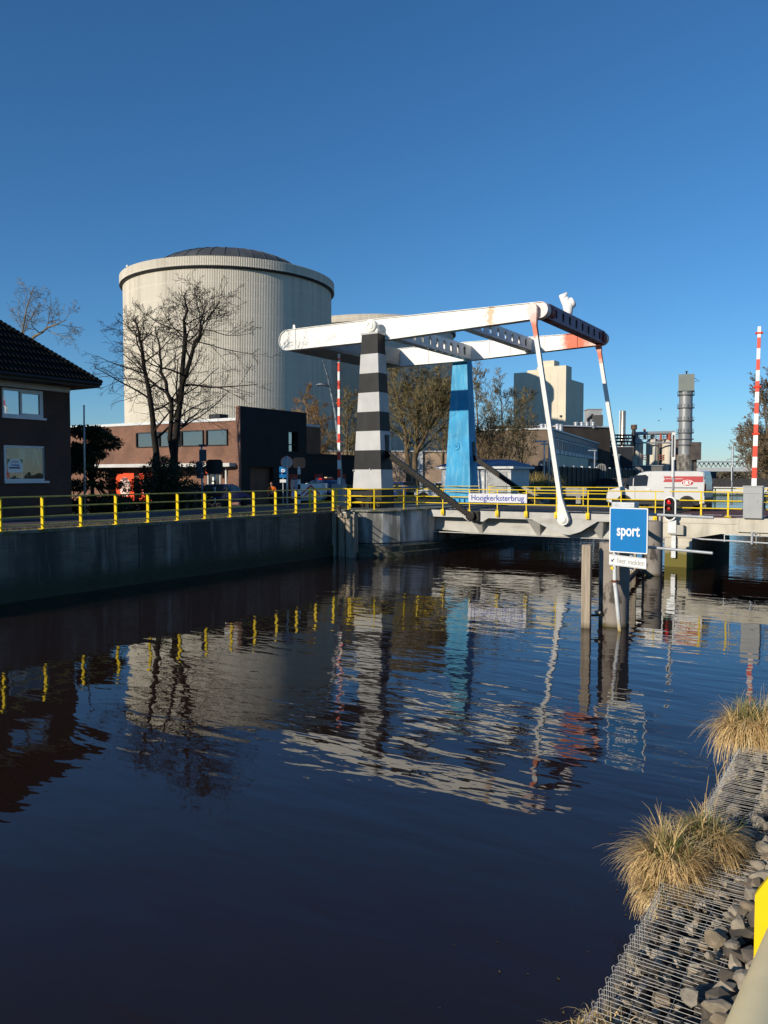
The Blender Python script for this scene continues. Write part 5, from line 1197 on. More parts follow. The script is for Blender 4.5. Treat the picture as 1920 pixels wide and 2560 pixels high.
b = MB(); b.tube([(x1_-2.0,y0_-.12,2.2),(x1_-2.0,y0_-.12,4.42)], .06, 8); b.build('downpipe', galv, kb)

# ---------------------------------------------------------------- black works fence with arched grey panels
fn = T('works_fence', 'long black sound fence with arched grey panels in front of the factory', 'fence', W(25,105)+(1.8,))
f0 = W(7.5,68); f1 = W(56,172); fd = Vector((f1[0]-f0[0],f1[1]-f0[1],0)); fl = fd.length; fa = math.atan2(fd.y,fd.x); fnm = Vector((fd.y,-fd.x,0)).normalized()
blk = M('fence_black', (.016,.016,.017), .7, var=.3, scale=1.5); o = Vector((f0[0],f0[1],0)); n = 40
for k in range(n): b = MB(); b.box(o+fd*((k+.5)/n)+Vector((0,0,3.3)), (fl/n-.04,.12,3.4), fa); b.build('fence_panel', blk, fn)
for k in range(n+1): b = MB(); b.box(o+fd*(k/n)+fnm*.06+Vector((0,0,3.33)), (.14,.2,3.5), fa); b.build('fence_post', frame_d, fn)
for k in range(0,n,2): b = MB(); b.box(o+fd*((k+.3)/n)+Vector((0,0,5.1)), (.4,.3,.2), fa); b.build('fence_lamp', frame_w, fn)
ap = stain(M('arched_grey', (.24,.235,.225), .8, var=.12, scale=1.5), (.12,.12,.11), 1.5, (1,1,.3), .5, .7, .7)
for (px0,px1,pt_,pb_) in ((1342,1371,1146,1235),(1489,1505,1159,1235),(1577,1599,1167,1235),(1652,1668,1172,1235)):
    pm = (px0+px1)/2; p_ = (pm-960)/F
    # sight line meets the fence line
    X0f, Y0f, X1f, Y1f = 7.5,68,56,172; tt = (p_*Y0f-X0f)/((X1f-X0f)-p_*(Y1f-Y0f)); Yf = Y0f+tt*(Y1f-Y0f)
    c = o+fd*tt+fnm*.35; zt = hz(pt_, Yf); wd_ = (px1-px0)/F*Yf*1.35
    poly = [(-wd_/2,1.6),(wd_/2,1.6),(wd_/2,zt-wd_*.42)] + [(wd_/2*math.cos(R(a)), zt-wd_*.42+wd_*.42*math.sin(R(a))) for a in range(20,180,20)] + [(-wd_/2,zt-wd_*.42)]
    m4 = Matrix.Translation((c.x,c.y,0)) @ Matrix.Rotation(YAW*.55,4,'Z') @ Matrix.Rotation(R(90),4,'X')
    b = MB(); b.prism(poly, -.1, .1, m4)
    pn = b.build('arched_panel', ap, fn, fixn=True)
    b = MB()
    for f in (-.25,0,.25): b.prism([(f*wd_-.05,1.7),(f*wd_+.05,1.7),(f*wd_+.05,zt-wd_*.2),(f*wd_-.05,zt-wd_*.2)], .1, .16, m4)
    b.build('panel_rib', frame_d, pn)
tr_ = G(1380,52,2.15); b = MB(); b.box(tr_+Vector((0,0,.75)),(4.6,.5,.55),R(4)); b.box(tr_+Vector((-.4,0,.25)),(.3,.4,.5),R(4)); b.box(tr_+Vector((1.8,0,.25)),(.3,.4,.5),R(4)); tag(b.build('planter', stain(M('bench_concrete', (.30,.295,.28), .8, var=.15), (.15,.15,.13), 2)), 'long grey concrete bench block beyond the far railing', 'bench')

# ---------------------------------------------------------------- factory
cream = stain(M('cream_sheet', (.72,.64,.49), .7, var=.05, scale=.3), (.60,.54,.43), .25, (1,1,.3), .5, .7, .5)
tw = G(1412,204,0); ft = T('factory_tower', 'tall windowless cream factory tower behind the trees', 'tower', (tw.x-7,tw.y+5,1.6))
b = MB(); x1_, y0_ = tw.x, tw.y
zt = lambda py, Y: hz(py, Y)
b.bx(x1_-14.2,x1_-10.4,y0_,y0_+14,1.6,zt(913,204)-1.05); b.bx(x1_-10.4,x1_-7.8,y0_-.02,y0_+14,1.6,zt(913,204)-.6); b.bx(x1_-7.8,x1_,y0_,y0_+4.2,1.6,zt(913,204)); b.bx(x1_-7.8,x1_-.05,y0_+4.2,y0_+14,1.6,zt(913,204)-3.2); b.bx(x1_-7.6,x1_-3.4,y0_+.6,y0_+4.4,zt(913,204)-.1,zt(897,204)); b.build('tower_wall', cream, ft)
b = MB()
for k in range(7): b.bx(x1_-14.2+.04+k*2.0,x1_-14.2+.09+k*2.0,y0_-.03,y0_-.003 if k*2 < 3.7 or k*2 > 6.4 else y0_-.024,1.6,30.0)
b.build('sheet_seam', M('seam_cream', (.52,.46,.35), .7), ft)
b = MB(); b.box((x1_-1.2,y0_-.2,zt(1040,204)),(.5,.3,.5)); b.build('wall_lamp', frame_d, ft)
OR = R(10.85)
dy_ = Vector((-math.sin(OR), math.cos(OR), 0)); dx_ = Vector((math.cos(OR), math.sin(OR), 0))
oc = G(1370,122,0); of = T('office_building', 'long works office with a row of windows above a cream wall', 'building', (oc.x,oc.y,1.6), 0)
def ob(b, x0,x1,y0,y1,z0,z1): c = oc+dx_*((x0+x1)/2)+dy_*((y0+y1)/2); b.box((c.x,c.y,(z0+z1)/2),(x1-x0,y1-y0,z1-z0),OR); return b
obr = brick('office_brick', (.20,.135,.085), (.16,.105,.07), (.15,.12,.09))
b = MB(); ob(b,-14,-.0,0,62,1.5,10.9); b.build('brick_wall', obr, of)
b = MB(); ob(b,.01,.12,.6,46,1.5,7.3); b.build('cream_wall', cream, of)
b = MB(); ob(b,.01,.6,46,75,1.5,6.6); b.build('grey_wall', M('grey_sheet', (.24,.25,.26), .6, var=.1), of)
b = MB(); ob(b,-14.2,.5,-.3,62,10.9,11.15); b.build('roof_edge', frame_w, of)
b = MB(); ob(b,.01,.25,.6,62,9.9,10.88); b.build('blue_grey_fascia', M('steel_blue_grey', (.13,.16,.20), .5, var=.15), of)
for k in range(14):
    y_ = 1.6+k*4.3; b = MB(); ob(b,.02,.10,y_,y_+3.5,7.4,9.8); w_ = b.build('window', M('office_glass', (.05,.06,.075), .06, var=.4, scale=.5, spec=.9) if k == 0 else bpy.data.materials['office_glass'], of)
    b = MB(); ob(b,.1,.2,y_,y_+.22,7.4,9.8); ob(b,.1,.2,y_+3.28,y_+3.5,7.4,9.8); ob(b,.1,.2,y_+1.6,y_+1.8,7.4,9.8); ob(b,.1,.2,y_+.22,y_+3.28,9.6,9.8); ob(b,.1,.18,y_+.22,y_+3.28,7.4,8.0); b.build('frame', frame_w, w_)
b = MB(); q0 = G(1385,178,0); q1 = G(1507,184,0); c = (q0+q1)/2
fb = T('factory_block', 'dark brown factory block rising behind the office windows', 'building', (c.x,c.y,1.6)); L_ = (q1-q0).length
b.box((c.x+dy_.x*2,c.y+dy_.y*2,8.2),(L_,4,13.3),OR*0+math.atan2((q1-q0).y,(q1-q0).x)); b.build('wall', M('dark_brown_sheet', (.085,.065,.05), .8, var=.2, scale=.4), fb)
b = MB(); b.box((c.x+dy_.x*2,c.y+dy_.y*2,14.95),(L_+.5,4.5,.25),math.atan2((q1-q0).y,(q1-q0).x)); b.build('roof_edge', frame_w, fb)
b = MB(); e = q1+dx_*.3
for k in range(3): b.box((q1.x-.6+.5*k,q1.y-.3,8),(.18,.2,12.6),0)
b.build('corner_pipe', galv, fb)
def block(px0,px1,py0,py1,Y,dep,label,mat,nm='factory_block',cat='building',parts=None):
    a = G(px0,Y,0); e = G(px1,Y,0); c = (a+e)/2; z0, z1 = hz(py1,Y), hz(py0,Y); t = T(nm,label,cat,(c.x,c.y,max(z0,1.6)))
    an = CAMROT; d2 = Vector((-math.sin(an),math.cos(an),0))
    b = MB(); b.box((c.x+d2.x*dep/2,c.y+d2.y*dep/2,(z0+z1)/2),((e-a).length,dep,z1-z0),an); b.build('wall', mat, t)
    b = MB(); b.box((c.x+d2.x*dep/2,c.y+d2.y*dep/2,z1+.1),((e-a).length+.4,dep+.4,.2),an); b.build('roof_edge', galv, t)
    return t, c, z0, z1, d2
gsh = M('pale_grey_sheet', (.40,.41,.42), .6, var=.12, scale=.4)
t,c,z0,z1,d2 = block(1469,1502,1024,1066,192,4,'pale grey plant room on the factory roof',gsh)
b = MB(); b.bx(c.x-.3,c.x+2.2,c.y-1.2,c.y-.9,z0,z0+2.6); b.tube([(c.x-1.4,c.y-1,z0),(c.x-1.4,c.y-1,z0+1.8),(c.x-.2,c.y-1,z0+2.8)],.28,8); b.build('duct', frame_d, t)
# roof vents
for k,(px,py,lab) in enumerate(((1355,1061,'leftmost steel vent on the office roof'),(1365,1061,'second steel vent on the office roof'),(1394,1061,'third steel vent on the office roof'),(1402,1062,'fourth steel vent on the office roof'),(1440,1060,'squat vent left of the plant room'),(1455,1059,'shiny vent beside the plant room'),(1468,1059,'shiny vent under the plant room'),(1483,1060,'last shiny vent right on the factory roof'))):
    Y = 160 if k < 4 else 182; tp = P(px,py,Y); zb = 11.1 if k < 4 else 15.0
    t = T('roof_vent', lab, 'vent', (tp.x,tp.y,zb-.4), group='steel vents on the works roof')
    b = MB(); b.lathe([(.42,zb-.4),(.42,max(tp.z,zb+.9)-.25),(.55,max(tp.z,zb+.9)-.2),(.55,max(tp.z,zb+.9)),(.1,max(tp.z,zb+.9)+.2)], (tp.x,tp.y,0), 12); b.build('stack', galv, t, smooth=2)
    b = MB(); b.lathe([(.5,zb+.05),(.5,zb+.15)], (tp.x,tp.y,0), 12); b.build('collar', frame_d, t)
block(1503,1580,1118,1215,185,12,'low dark shed between the offices and the tanks',M('dark_shed', (.035,.037,.042), .7, var=.2, scale=.4))
block(1240,1375,1066,1075,165,25,'flat dark roof edge of the hall behind the trees',M('hall_roof', (.07,.065,.06), .8, var=.2))
# pipe bridge between factory and tanks
pbg = T('pipe_bridge', 'black lattice pipe bridge left of the steel tanks', 'pipe bridge', P(1540,1100,188))
b = MB()
for py in (1088,1096,1104,1113): b.tube([P(1500,py,188),P(1582,py,188)], .22, 5)
for k in range(12): px = 1502+k*7; b.tube([P(px,1088,188),P(px+(7 if k%2 else -7)*.5,1113,188)], .12, 4)
b.build('lattice', frame_d, pbg)
# slim shiny chimney
def stack(px, py0, py1, Y, wpx, label, mat, nm='chimney', cat='chimney', n=16):
    tp = P(px,py0,Y); z0 = hz(py1,Y); r = wpx/F*Y/2; t = T(nm,label,cat,(tp.x,tp.y,z0))
    b = MB(); b.lathe([(r,z0),(r,tp.z-.1),(r*.92,tp.z)], (tp.x,tp.y,0), n); b.build('shaft', mat, t, smooth=2); return t, tp, r, z0
brass = stain(M('stainless_warm', (.52,.45,.36), .32, .75, var=.15, scale=.6, st=(1,1,2)), (.3,.22,.16), .8, (1,1,1), .5, .7, .5)
t,tp,r,z0 = stack(1558,1027,1205,215,13,'slim shiny steel chimney beside the black stack',brass)
b = MB(); b.tube([(tp.x-r*1.35,tp.y,z0),(tp.x-r*1.35,tp.y,tp.z)],.12,5); b.build('ladder', galv, t)
t,tp,r,z0 = stack(1585,1063,1140,200,9,'short black stack with a railed platform above the tanks',frame_d)
b = MB(); b.lathe([(r*1.7,-.15),(r*1.7,.15)], (tp.x,tp.y,tp.z-.9), 14); b.lathe([(r*1.65,.0),(r*1.7,.9),(r*1.6,.9)], (tp.x,tp.y,tp.z-.8), 10, cap=False); b.build('platform', M('rusty_platform', (.16,.09,.07), .8, var=.3), t)
# cream process tanks
tank_m = stain(stain(M('tank_cream', (.64,.58,.47), .55, var=.1, scale=.5, st=(1,1,.2)), (.36,.29,.21), .5, (1.5,1.5,.12), .5, .68, .7), (.14,.12,.10), .35, (1,1,.5), .6, .75, .7)
rust_rail = M('rust_red_rail', (.42,.12,.08), .7, var=.25)
for (px,wpx,lab) in ((1592,31,'leftmost stained cream process tank'),(1632,32,'middle stained cream process tank'),(1670,30,'right stained cream process tank behind the gauge pole')):
    t,tp,r,z0 = stack(px,1104,1185,205,wpx,lab,tank_m,'process_tank','tank',28)
    t['group'] = 'cream process tanks'
    b = MB(); b.lathe([(r,tp.z-.1),(r*.8,tp.z+.4),(r*.3,tp.z+.8),(r*.28,tp.z+1.7),(r*.38,tp.z+1.8),(r*.38,tp.z+2.0),(0,tp.z+2.1)], (tp.x,tp.y,0), 20); b.build('dome', tank_m, t, smooth=2)
    b = MB(); c = Vector((tp.x,tp.y,0))+fw*r*1.02; b.tube([c+Vector((0,0,z0)),c+Vector((0,0,tp.z+.6)),c-fw*.9+Vector((0,0,tp.z+1.4))], .16, 8); b.build('riser_pipe', galv, t, smooth=True)
    b = MB(); c = Vector((tp.x,tp.y,0))+fw*r*.6+Vector((CY,SY,0))*r
    for zz in (tp.z+.6, tp.z-4.6):
        for o_ in (0,.55,1.1): b.tube([c-Vector((CY,SY,0))*1.3+Vector((0,0,zz+o_)), c+Vector((CY,SY,0))*1.7+Vector((0,0,zz+o_))], .09, 5)
        for s in (-1.2,-.2,.8,1.6): b.tube([c+Vector((CY,SY,0))*s+Vector((0,0,zz)), c+Vector((CY,SY,0))*s+Vector((0,0,zz+1.1))], .07, 5)
    b.build('platform_rail', rust_rail, t)
pbg = T('pipe_run', 'thick grey pipe run across the tops of the process tanks', 'pipe', P(1630,1084,203))
b = MB(); b.tube([P(1580,1084,203),P(1686,1081,203)], .42, 10); b.tube([P(1577,1107,202),P(1690,1107,202)], .2, 8); b.build('header_pipe', galv, pbg, smooth=2)
b = MB(); b.tube([P(1613,1098,203),P(1611,1072,203)],.3,6); b.tube([P(1652,1100,203),P(1652,1086,203)],.3,6); b.tube([P(1674,1100,203),P(1674,1084,203)],.4,6); b.build('stub_pipe', rust_rail, pbg)
block(1570,1655,1165,1200,190,6,'low concrete wall in front of the process tanks',M('plinth_grey', (.20,.195,.18), .8, var=.15))
block(1655,1700,1100,1200,212,6,'narrow brown pipe rack behind the gauge pole',M('rack_brown', (.16,.12,.11), .8, var=.4, scale=.8))
# big grey stack with square head
gs = stain(M('stack_grey', (.30,.31,.32), .45, .3, var=.12, scale=.4, st=(1,1,.4)), (.16,.16,.16), .5, (1,1,.4), .52, .7, .6)
t,tp,r,z0 = stack(1715,978,1165,200,32,'massive grey flue stack with a square head and ring platforms',gs,n=32)
b = MB(); hd = P(1716,958,200); b.box((hd.x,hd.y,hd.z),(3.7,3.7,4.1),R(12)); b.build('square_head', M('head_grey_green', (.22,.245,.225), .6, var=.1, scale=.4), t)
b = MB(); b.tube([(hd.x,hd.y,hd.z+2),(hd.x,hd.y,hd.z+3)],.18,6); b.box((hd.x,hd.y,hd.z+2.9),(.7,.2,.15)); b.tube([(hd.x+1.8,hd.y,hd.z+1.2),(hd.x+3.1,hd.y,hd.z+.3),(hd.x+1.8,hd.y,hd.z+.3)],.07,5); b.build('head_fitting', frame_d, t)
rpm = M('platform_grey', (.15,.16,.17), .6, .3)
for py in (988,1020,1052,1082,1098,1112):
    b = MB(); z = hz(py,200); b.lathe([(r,z-.12),(r+.42,z-.12),(r+.42,z+.08),(r,z+.08)], (tp.x,tp.y,0), 28, cap=False)
    if py < 1090:
        for k in range(16):
            a = 2*math.pi*k/16; b.tube([(tp.x+(r+.4)*math.cos(a),tp.y+(r+.4)*math.sin(a),z),(tp.x+(r+.4)*math.cos(a),tp.y+(r+.4)*math.sin(a),z+1.0)],.05,4)
    b.build('ring_platform', rpm, t)
b = MB(); c = Vector((tp.x,tp.y,0)); zz = hz(1136,200); b.lathe([(r*1.25,hz(1205,200)),(r*1.25,zz-.6),(r*1.05,zz)], (tp.x,tp.y,0), 24); b.build('stack_base', stain(M('base_dirty', (.30,.285,.25), .8, var=.25, scale=.8), (.06,.055,.05), .6, (1,1,.4), .45, .6, .9), t, smooth=2)
b = MB(); c = P(1736,1128,199); b.box((c.x,c.y,c.z),(2.2,3,4.4),CAMROT); c = P(1737,1170,199); b.box((c.x,c.y,c.z),(.7,.7,8),CAMROT); c = P(1727,1170,199); b.box((c.x,c.y,c.z),(.5,.5,8),CAMROT); b.build('side_duct', M('duct_brown', (.12,.10,.09), .8, var=.3, scale=.8), t)
# far conveyor bridge
cvb = T('conveyor_bridge', 'far grey covered conveyor bridge spanning the horizon at the right', 'conveyor', P(1840,1165,330))
b = MB(); a = P(1742,1173,330); e = P(1990,1176,330); m_ = (a+e)/2; an = math.atan2((e-a).y,(e-a).x)
b.box((m_.x,m_.y,hz(1174,330)),((e-a).length,3,1.5),an); b.build('gallery', M('gallery_grey', (.50,.52,.53), .6, var=.08), cvb)
b = MB(); b.box((m_.x,m_.y,hz(1155,330)),((e-a).length,3,.6),an); b.build('gallery_roof', galv, cvb)
b = MB(); n = 42
for k in range(n):
    p_ = a+(e-a)*(k/n); q_ = a+(e-a)*((k+1)/n); z0,z1 = hz(1168,330),hz(1157,330)
    if k%2: z0,z1 = z1,z0
    b.tube([(p_.x,p_.y,z0),(q_.x,q_.y,z1)],.22,4)
b.build('truss', M('truss_grey', (.20,.22,.23), .6), cvb)
block(1690,1790,1180,1210,260,10,'low dark sheds and steps under the conveyor bridge',M('shed_blue_grey', (.07,.08,.09), .8, var=.3, scale=.5))
# low far bridge over the canal
lb = T('low_bridge', 'low flat bridge with white girder across the canal far behind the van', 'bridge', (1,84,0))
b = MB(); b.bx(-14,16,82,82.3,1.5,2.35); b.build('white_girder', M('girder_white', (.60,.60,.58), .5, var=.1), lb)
b = MB(); b.bx(-14,16,82.3,88,2.0,2.6); b.bx(-14,16,84,84.5,2.6,3.5); b.build('dark_deck', M('deck_dark', (.03,.03,.032), .7, var=.2), lb)
for x in (-6,1,8): b = MB(); b.bx(x-.4,x+.4,82.5,87,-1,2.0); b.build('pier', conc, lb)
for (px,Y,lab) in ((1808,58,'short dark mooring post in the water beyond the far railing'),):
    g = G(px,Y,0); b = MB(); b.tube([(g.x,g.y,-1),(g.x,g.y,.9)], .25, 12); b.box((g.x,g.y,.95),(.6,.6,.14)); o = b.build('mooring_post', timber, local=True); tag(o, lab, 'post')
# ---------------------------------------------------------------- bare trees
def bark(name, c): return stain(M(name, c, .9, var=.25, scale=4), (c[0]*.55,c[1]*.6,c[2]*.6), 2, (1,1,.5), .5, .7, .7)
def grow(b, p, d, L_, r, lvl, rn, prm):
    n = prm['seg'][lvl]; pts = [p]; rs = [r]; q = p.copy(); d = d.normalized(); tip = max(prm['rmin'], r*prm['taper'])
    for i in range(n):
        d = (d + Vector((rn.gauss(0,1),rn.gauss(0,1),rn.gauss(0,1)))*prm['wob'] + Vector((0,0,prm['up'][lvl]))).normalized()
        q = q + d*(L_/n); pts.append(q.copy()); rs.append(r+(tip-r)*(i+1)/n)
    b.tube(pts, rs, 5 if lvl == 0 else 3, cap=False)
    if lvl+1 >= len(prm['seg']): return
    k = prm['kids'][lvl]; k = max(2, int(k*rn.uniform(.75,1.25)))
    for j in range(k):
        t = prm['t0'][lvl] + (1-prm['t0'][lvl])*(j+rn.random())/k; f = t*n; i = min(n-1,int(f)); pp = pts[i].lerp(pts[i+1], f-i)
        dd = (pts[i+1]-pts[i]).normalized(); a, c_ = frame_of(dd); th = rn.uniform(0,2*math.pi); an = R(rn.uniform(*prm['ang']))
        nd_ = dd*math.cos(an) + (a*math.cos(th)+c_*math.sin(th))*math.sin(an)
        grow(b, pp, nd_, L_*prm['ratio'][lvl]*(1.12-t*.55)*rn.uniform(.75,1.2), max(prm['rmin'], (r+(tip-r)*t)*.55), lvl+1, rn, prm)
def tree(name, label, cat, stems, r0, r1, seed, bm_, prm, nprim, Lp, tstart=.25, group=None, crown_mat=None, ang0=(35,70), kfall=.65, upb=.15):
    rn = random.Random(seed); base = Vector(stems[0][0]); t = T(name, label, cat, base, group=group)
    cr = MB()
    for si, st in enumerate(stems):
        st = [Vector(p) for p in st]
        # smooth subdivision with a little wobble
        pts = []
        for i in range(len(st)-1):
            for k in range(3): pts.append(st[i].lerp(st[i+1], k/3) + Vector((rn.gauss(0,.05),rn.gauss(0,.05),0))*(1 if i+k else 0))
        pts.append(st[-1]); n = len(pts)-1
        rr0 = r0[si] if isinstance(r0,(list,tuple)) else r0
        rs = [rr0*(1.25 if i == 0 and si == 0 else 1)+(r1-rr0)*(i/n)**.8 for i in range(n+1)]
        tb = MB(); tb.tube(pts, rs, 8); tb.build('trunk', bm_, t, smooth=True)
        for j in range(nprim):
            f = tstart + (1-tstart)*((j+rn.random())/nprim); ff = f*n; i = min(n-1,int(ff)); p = pts[i].lerp(pts[i+1], ff-i)
            dd = (pts[i+1]-pts[i]).normalized(); a, c_ = frame_of(dd); th = j*2.4+rn.uniform(-.5,.5); an = R(rn.uniform(*ang0))
            d = dd*math.cos(an)+(a*math.cos(th)+c_*math.sin(th))*math.sin(an)+Vector((0,0,upb))
            grow(cr, p, d, Lp*(1-kfall*(f-tstart)/(1-tstart))*rn.uniform(.7,1.2), max(prm['rmin'], (rs[i]*.42)), 0, rn, prm)
    cr.build('crown', crown_mat or bm_, t); return t
bk_dark = bark('bark_dark', (.022,.018,.0145)); bk_mid = bark('bark_brown', (.15,.105,.06)); bk_or = bark('twig_orange', (.27,.155,.065)); bk_gr = bark('twig_olive', (.20,.155,.075)); bk_pale = bark('bark_pale', (.22,.18,.12))
PA = dict(seg=[8,6,4,3], kids=[7,4,3], t0=[.15,.2,.2], ratio=[.52,.55,.55], ang=(25,60), wob=.10, up=[.012,.01,.0,.0], taper=.28, rmin=.008)
PB = dict(seg=[5,3,2,2], kids=[7,6,4], t0=[.2,.2,.15], ratio=[.55,.55,.5], ang=(22,55), wob=.12, up=[.10,.08,.06,.05], taper=.35, rmin=.016)
Yt = 47
tree('bare_tree', 'tall bare tree with a single slanting trunk left of its twin before the silo', 'tree', [[G(391,Yt,1.8),P(388,1134,Yt),P(376,998,Yt),P(359,882,Yt),P(348,835,Yt),P(340,790,Yt)]], .25, .028, 3, bk_dark, PA, 19, 5.2, .22, kfall=.83, upb=.0, ang0=(45,78))
Yt = 46
tree('bare_tree', 'tallest bare tree with forked double trunk before the silo', 'tree', [[G(432,Yt,1.8),P(430,1140,Yt),P(425,1007,Yt),P(405,930,Yt),P(398,870,Yt),P(388,815,Yt)],[G(437,Yt,1.8),P(440,1137,Yt),P(454,969,Yt),P(460,853,Yt),P(464,775,Yt),P(468,725,Yt)],[P(455,960,Yt),P(480,880,Yt-.5),P(502,820,Yt-1),P(512,775,Yt-1)]], [.20,.27,.16], .028, 11, bk_dark, PA, 14, 5.3, .24, kfall=.83, upb=.0, ang0=(45,78))
Yt = 52
tree('bare_tree', 'small pale bare tree peeping over the brick house roof', 'tree', [[G(62,Yt,1.8),P(58,1000,Yt),P(50,880,Yt),P(58,800,Yt),P(85,715,Yt)],[P(50,900,Yt),P(80,850,Yt),P(120,820,Yt-1),P(165,800,Yt-2)]], .16, .02, 5, bk_pale, PA, 7, 2.9, .5, upb=.05)
# trees between the black wing and the bridge, in front of the second silo
Y_ = 74
tree('bare_tree', 'dark leaning bare tree behind the striped pillar', 'tree', [[G(1022,Y_,2.0),P(1020,1150,Y_),P(1010,1060,Y_),P(990,985,Y_),P(975,930,Y_)]], .30, .04, 21, bk_mid, PB, 24, 4.8, .28, crown_mat=bk_gr)
tree('bare_tree', 'spreading bare tree between the striped and the blue pillar', 'tree', [[G(1036,Y_,2.0),P(1038,1150,Y_),P(1044,1070,Y_),P(1050,1000,Y_),P(1058,935,Y_)],[P(1040,1140,Y_),P(1065,1085,Y_-1),P(1092,1040,Y_-1.5),P(1110,990,Y_-2)]], [.34,.20], .04, 22, bk_mid, PB, 22, 5.0, .26, crown_mat=bk_gr)
for k,(px,Y,ytop,lab,sd_,cm,np_,L_) in enumerate((
    (700,84,1040,'low olive thicket tree behind the black wall, left one',31,bk_gr,16,2.6),
    (770,82,1000,'orange twigged bare tree above the black wing',32,bk_or,20,3.4),
    (800,86,1015,'second orange twigged bare tree behind the lamp mast',33,bk_or,18,3.2),
    (872,82,990,'olive twigged tree left of the striped pillar',34,bk_gr,20,3.6),
    (935,90,965,'olive twigged tree hidden behind the striped pillar',35,bk_gr,18,4.0),
    (1105,88,950,'thick twigged tree left of the blue pillar',36,bk_gr,20,4.4),
    (1195,84,945,'tall twiggy tree right behind the blue pillar',37,bk_gr,22,4.6),
    (1250,88,965,'twiggy tree before the cream tower, middle one',38,bk_gr,22,4.6),
    (1305,94,1000,'twiggy tree before the brick gable, right one',39,bk_gr,20,4.4),
    (1225,76,1085,'low spreading tree above the cabin roof',40,bk_mid,16,3.4),
    (1150,92,1010,'shrubby tree in the gap left of the cabin',41,bk_gr,16,4.0))):
    b0 = G(px,Y,1.9); tp = P(px+rnd.uniform(-8,8),ytop,Y); mid = b0.lerp(tp,.5)+Vector((rnd.uniform(-.4,.4),rnd.uniform(-.4,.4),0))
    tree('bare_tree', lab, 'tree', [[b0,mid,tp]], .2, .035, sd_, bk_mid, PB, np_, L_, .15, crown_mat=cm, kfall=.55)
PC = dict(PB); PC['rmin'] = .03
for (px,Y,ytop,lab,sd_) in ((1908,118,985,'big brown bare tree at the right edge behind the barrier',51),(1952,124,965,'brown tree at the far right edge of the view',52),(1885,140,1090,'lower brown tree left of the big one at the right edge',53),(1925,100,1135,'low brown bush tree at the right bank',54)):
    b0 = G(px,Y,1.9); tp = P(px,ytop,Y)
    tree('bare_tree', lab, 'tree', [[b0,b0.lerp(tp,.5)+Vector((.5,.3,0)),tp]], .3, .05, sd_, bk_mid, PC, 26, 6.2 if Y > 105 else 3.6, .08, crown_mat=bk_mid, kfall=.5)
# dry osier bush by the fence
b0 = G(1345,64,2.0); t = T('osier_bush', 'dry yellowish osier bush before the black fence', 'bush', b0); b = MB(); rn = random.Random(8)
for i in range(420):
    a = rn.uniform(0,6.28); rr = rn.uniform(0,2.6)*rn.random()**.3; p = b0+Vector((rr*math.cos(a)*1.1,rr*math.sin(a)*.5,0)); h = rn.uniform(.9,2.3); dx = rn.gauss(0,.22)
    b.tube([p,p+Vector((dx*.4,rn.gauss(0,.1),h*.6)),p+Vector((dx,rn.gauss(0,.15),h))],[.022,.016,.009],3,cap=False)
b.build('stems', stain(M('osier', (.30,.23,.09), .9, var=.3), (.16,.17,.04), 1.5), t)
# ---------------------------------------------------------------- evergreens
def leaf_mass(b, blobs, n, size, rn, aspect=2.2, droop=.2):
    tot = sum(r[0]*r[1]+r[1]*r[2] for c,r in blobs)
    for c, r in blobs:
        for _ in range(int(n*(r[0]*r[1]+r[1]*r[2])/tot)):
            d = Vector((rn.gauss(0,1),rn.gauss(0,1),rn.gauss(0,1))).normalized(); k = rn.uniform(.55,1.08)
            p = Vector(c)+Vector((d.x*r[0],d.y*r[1],d.z*r[2]))*k
            ax = (d+Vector((rn.gauss(0,.6),rn.gauss(0,.6),rn.gauss(0,.5)-droop))).normalized(); sd = ax.cross(Vector((rn.gauss(0,1),rn.gauss(0,1),rn.gauss(0,1)))).normalized()
            s = size*rn.uniform(.6,1.3); b.add([p-ax*s*.5,p+sd*s/aspect*.5,p+ax*s*.5,p-sd*s/aspect*.5],[(0,1,2,3)])
lf_dark = stain(M('evergreen_leaf', (.028,.040,.018), .55, var=.35, scale=2), (.055,.065,.02), 1.2, (1,1,1), .5, .65, .7)
cn_dark = stain(M('conifer_needle', (.030,.045,.022), .7, var=.35, scale=2), (.075,.085,.025), .9, (1,1,1), .52, .66, .7)
rn = random.Random(77)
def evergreen(label, cat, name, c, blobs, n, size, m, seed, stem_h):
    rn = random.Random(seed); t = T(name, label, cat, c); b = MB()
    leaf_mass(b, [(c+Vector(o), r) for o,r in blobs], n, size, rn); b.build('foliage', m, t)
    b = MB(); b.tube([c,c+Vector((0,0,stem_h))],[.12,.05],6)
    for o,r in blobs: b.tube([c+Vector((0,0,stem_h*.4)), c+Vector(o)],[.05,.02],4)
    b.build('trunk', bk_dark, t)
c = G(232,40,1.9); bl = []
for i in range(26):
    a = rn.uniform(0,6.28); h = rn.uniform(.3,4.3); rr = (2.15-.38*h)*rn.uniform(.4,1); bl.append(((rr*math.cos(a),rr*math.sin(a),h),(rn.uniform(.5,.95),rn.uniform(.5,.95),rn.uniform(.22,.4))))
evergreen('dark layered conifer between the brick house and the shop', 'conifer', 'conifer_tree', c, bl, 12000, .18, cn_dark, 61, 4.4)
c = G(290,42,1.9); bl = [((rn.uniform(-1.3,1.3),rn.uniform(-.8,.8),rn.uniform(.1,.7)),(.7,.6,.35)) for _ in range(12)]
evergreen('low dark juniper spreading right of the conifer', 'shrub', 'juniper_shrub', c, bl, 4500, .15, cn_dark, 62, 1.2)
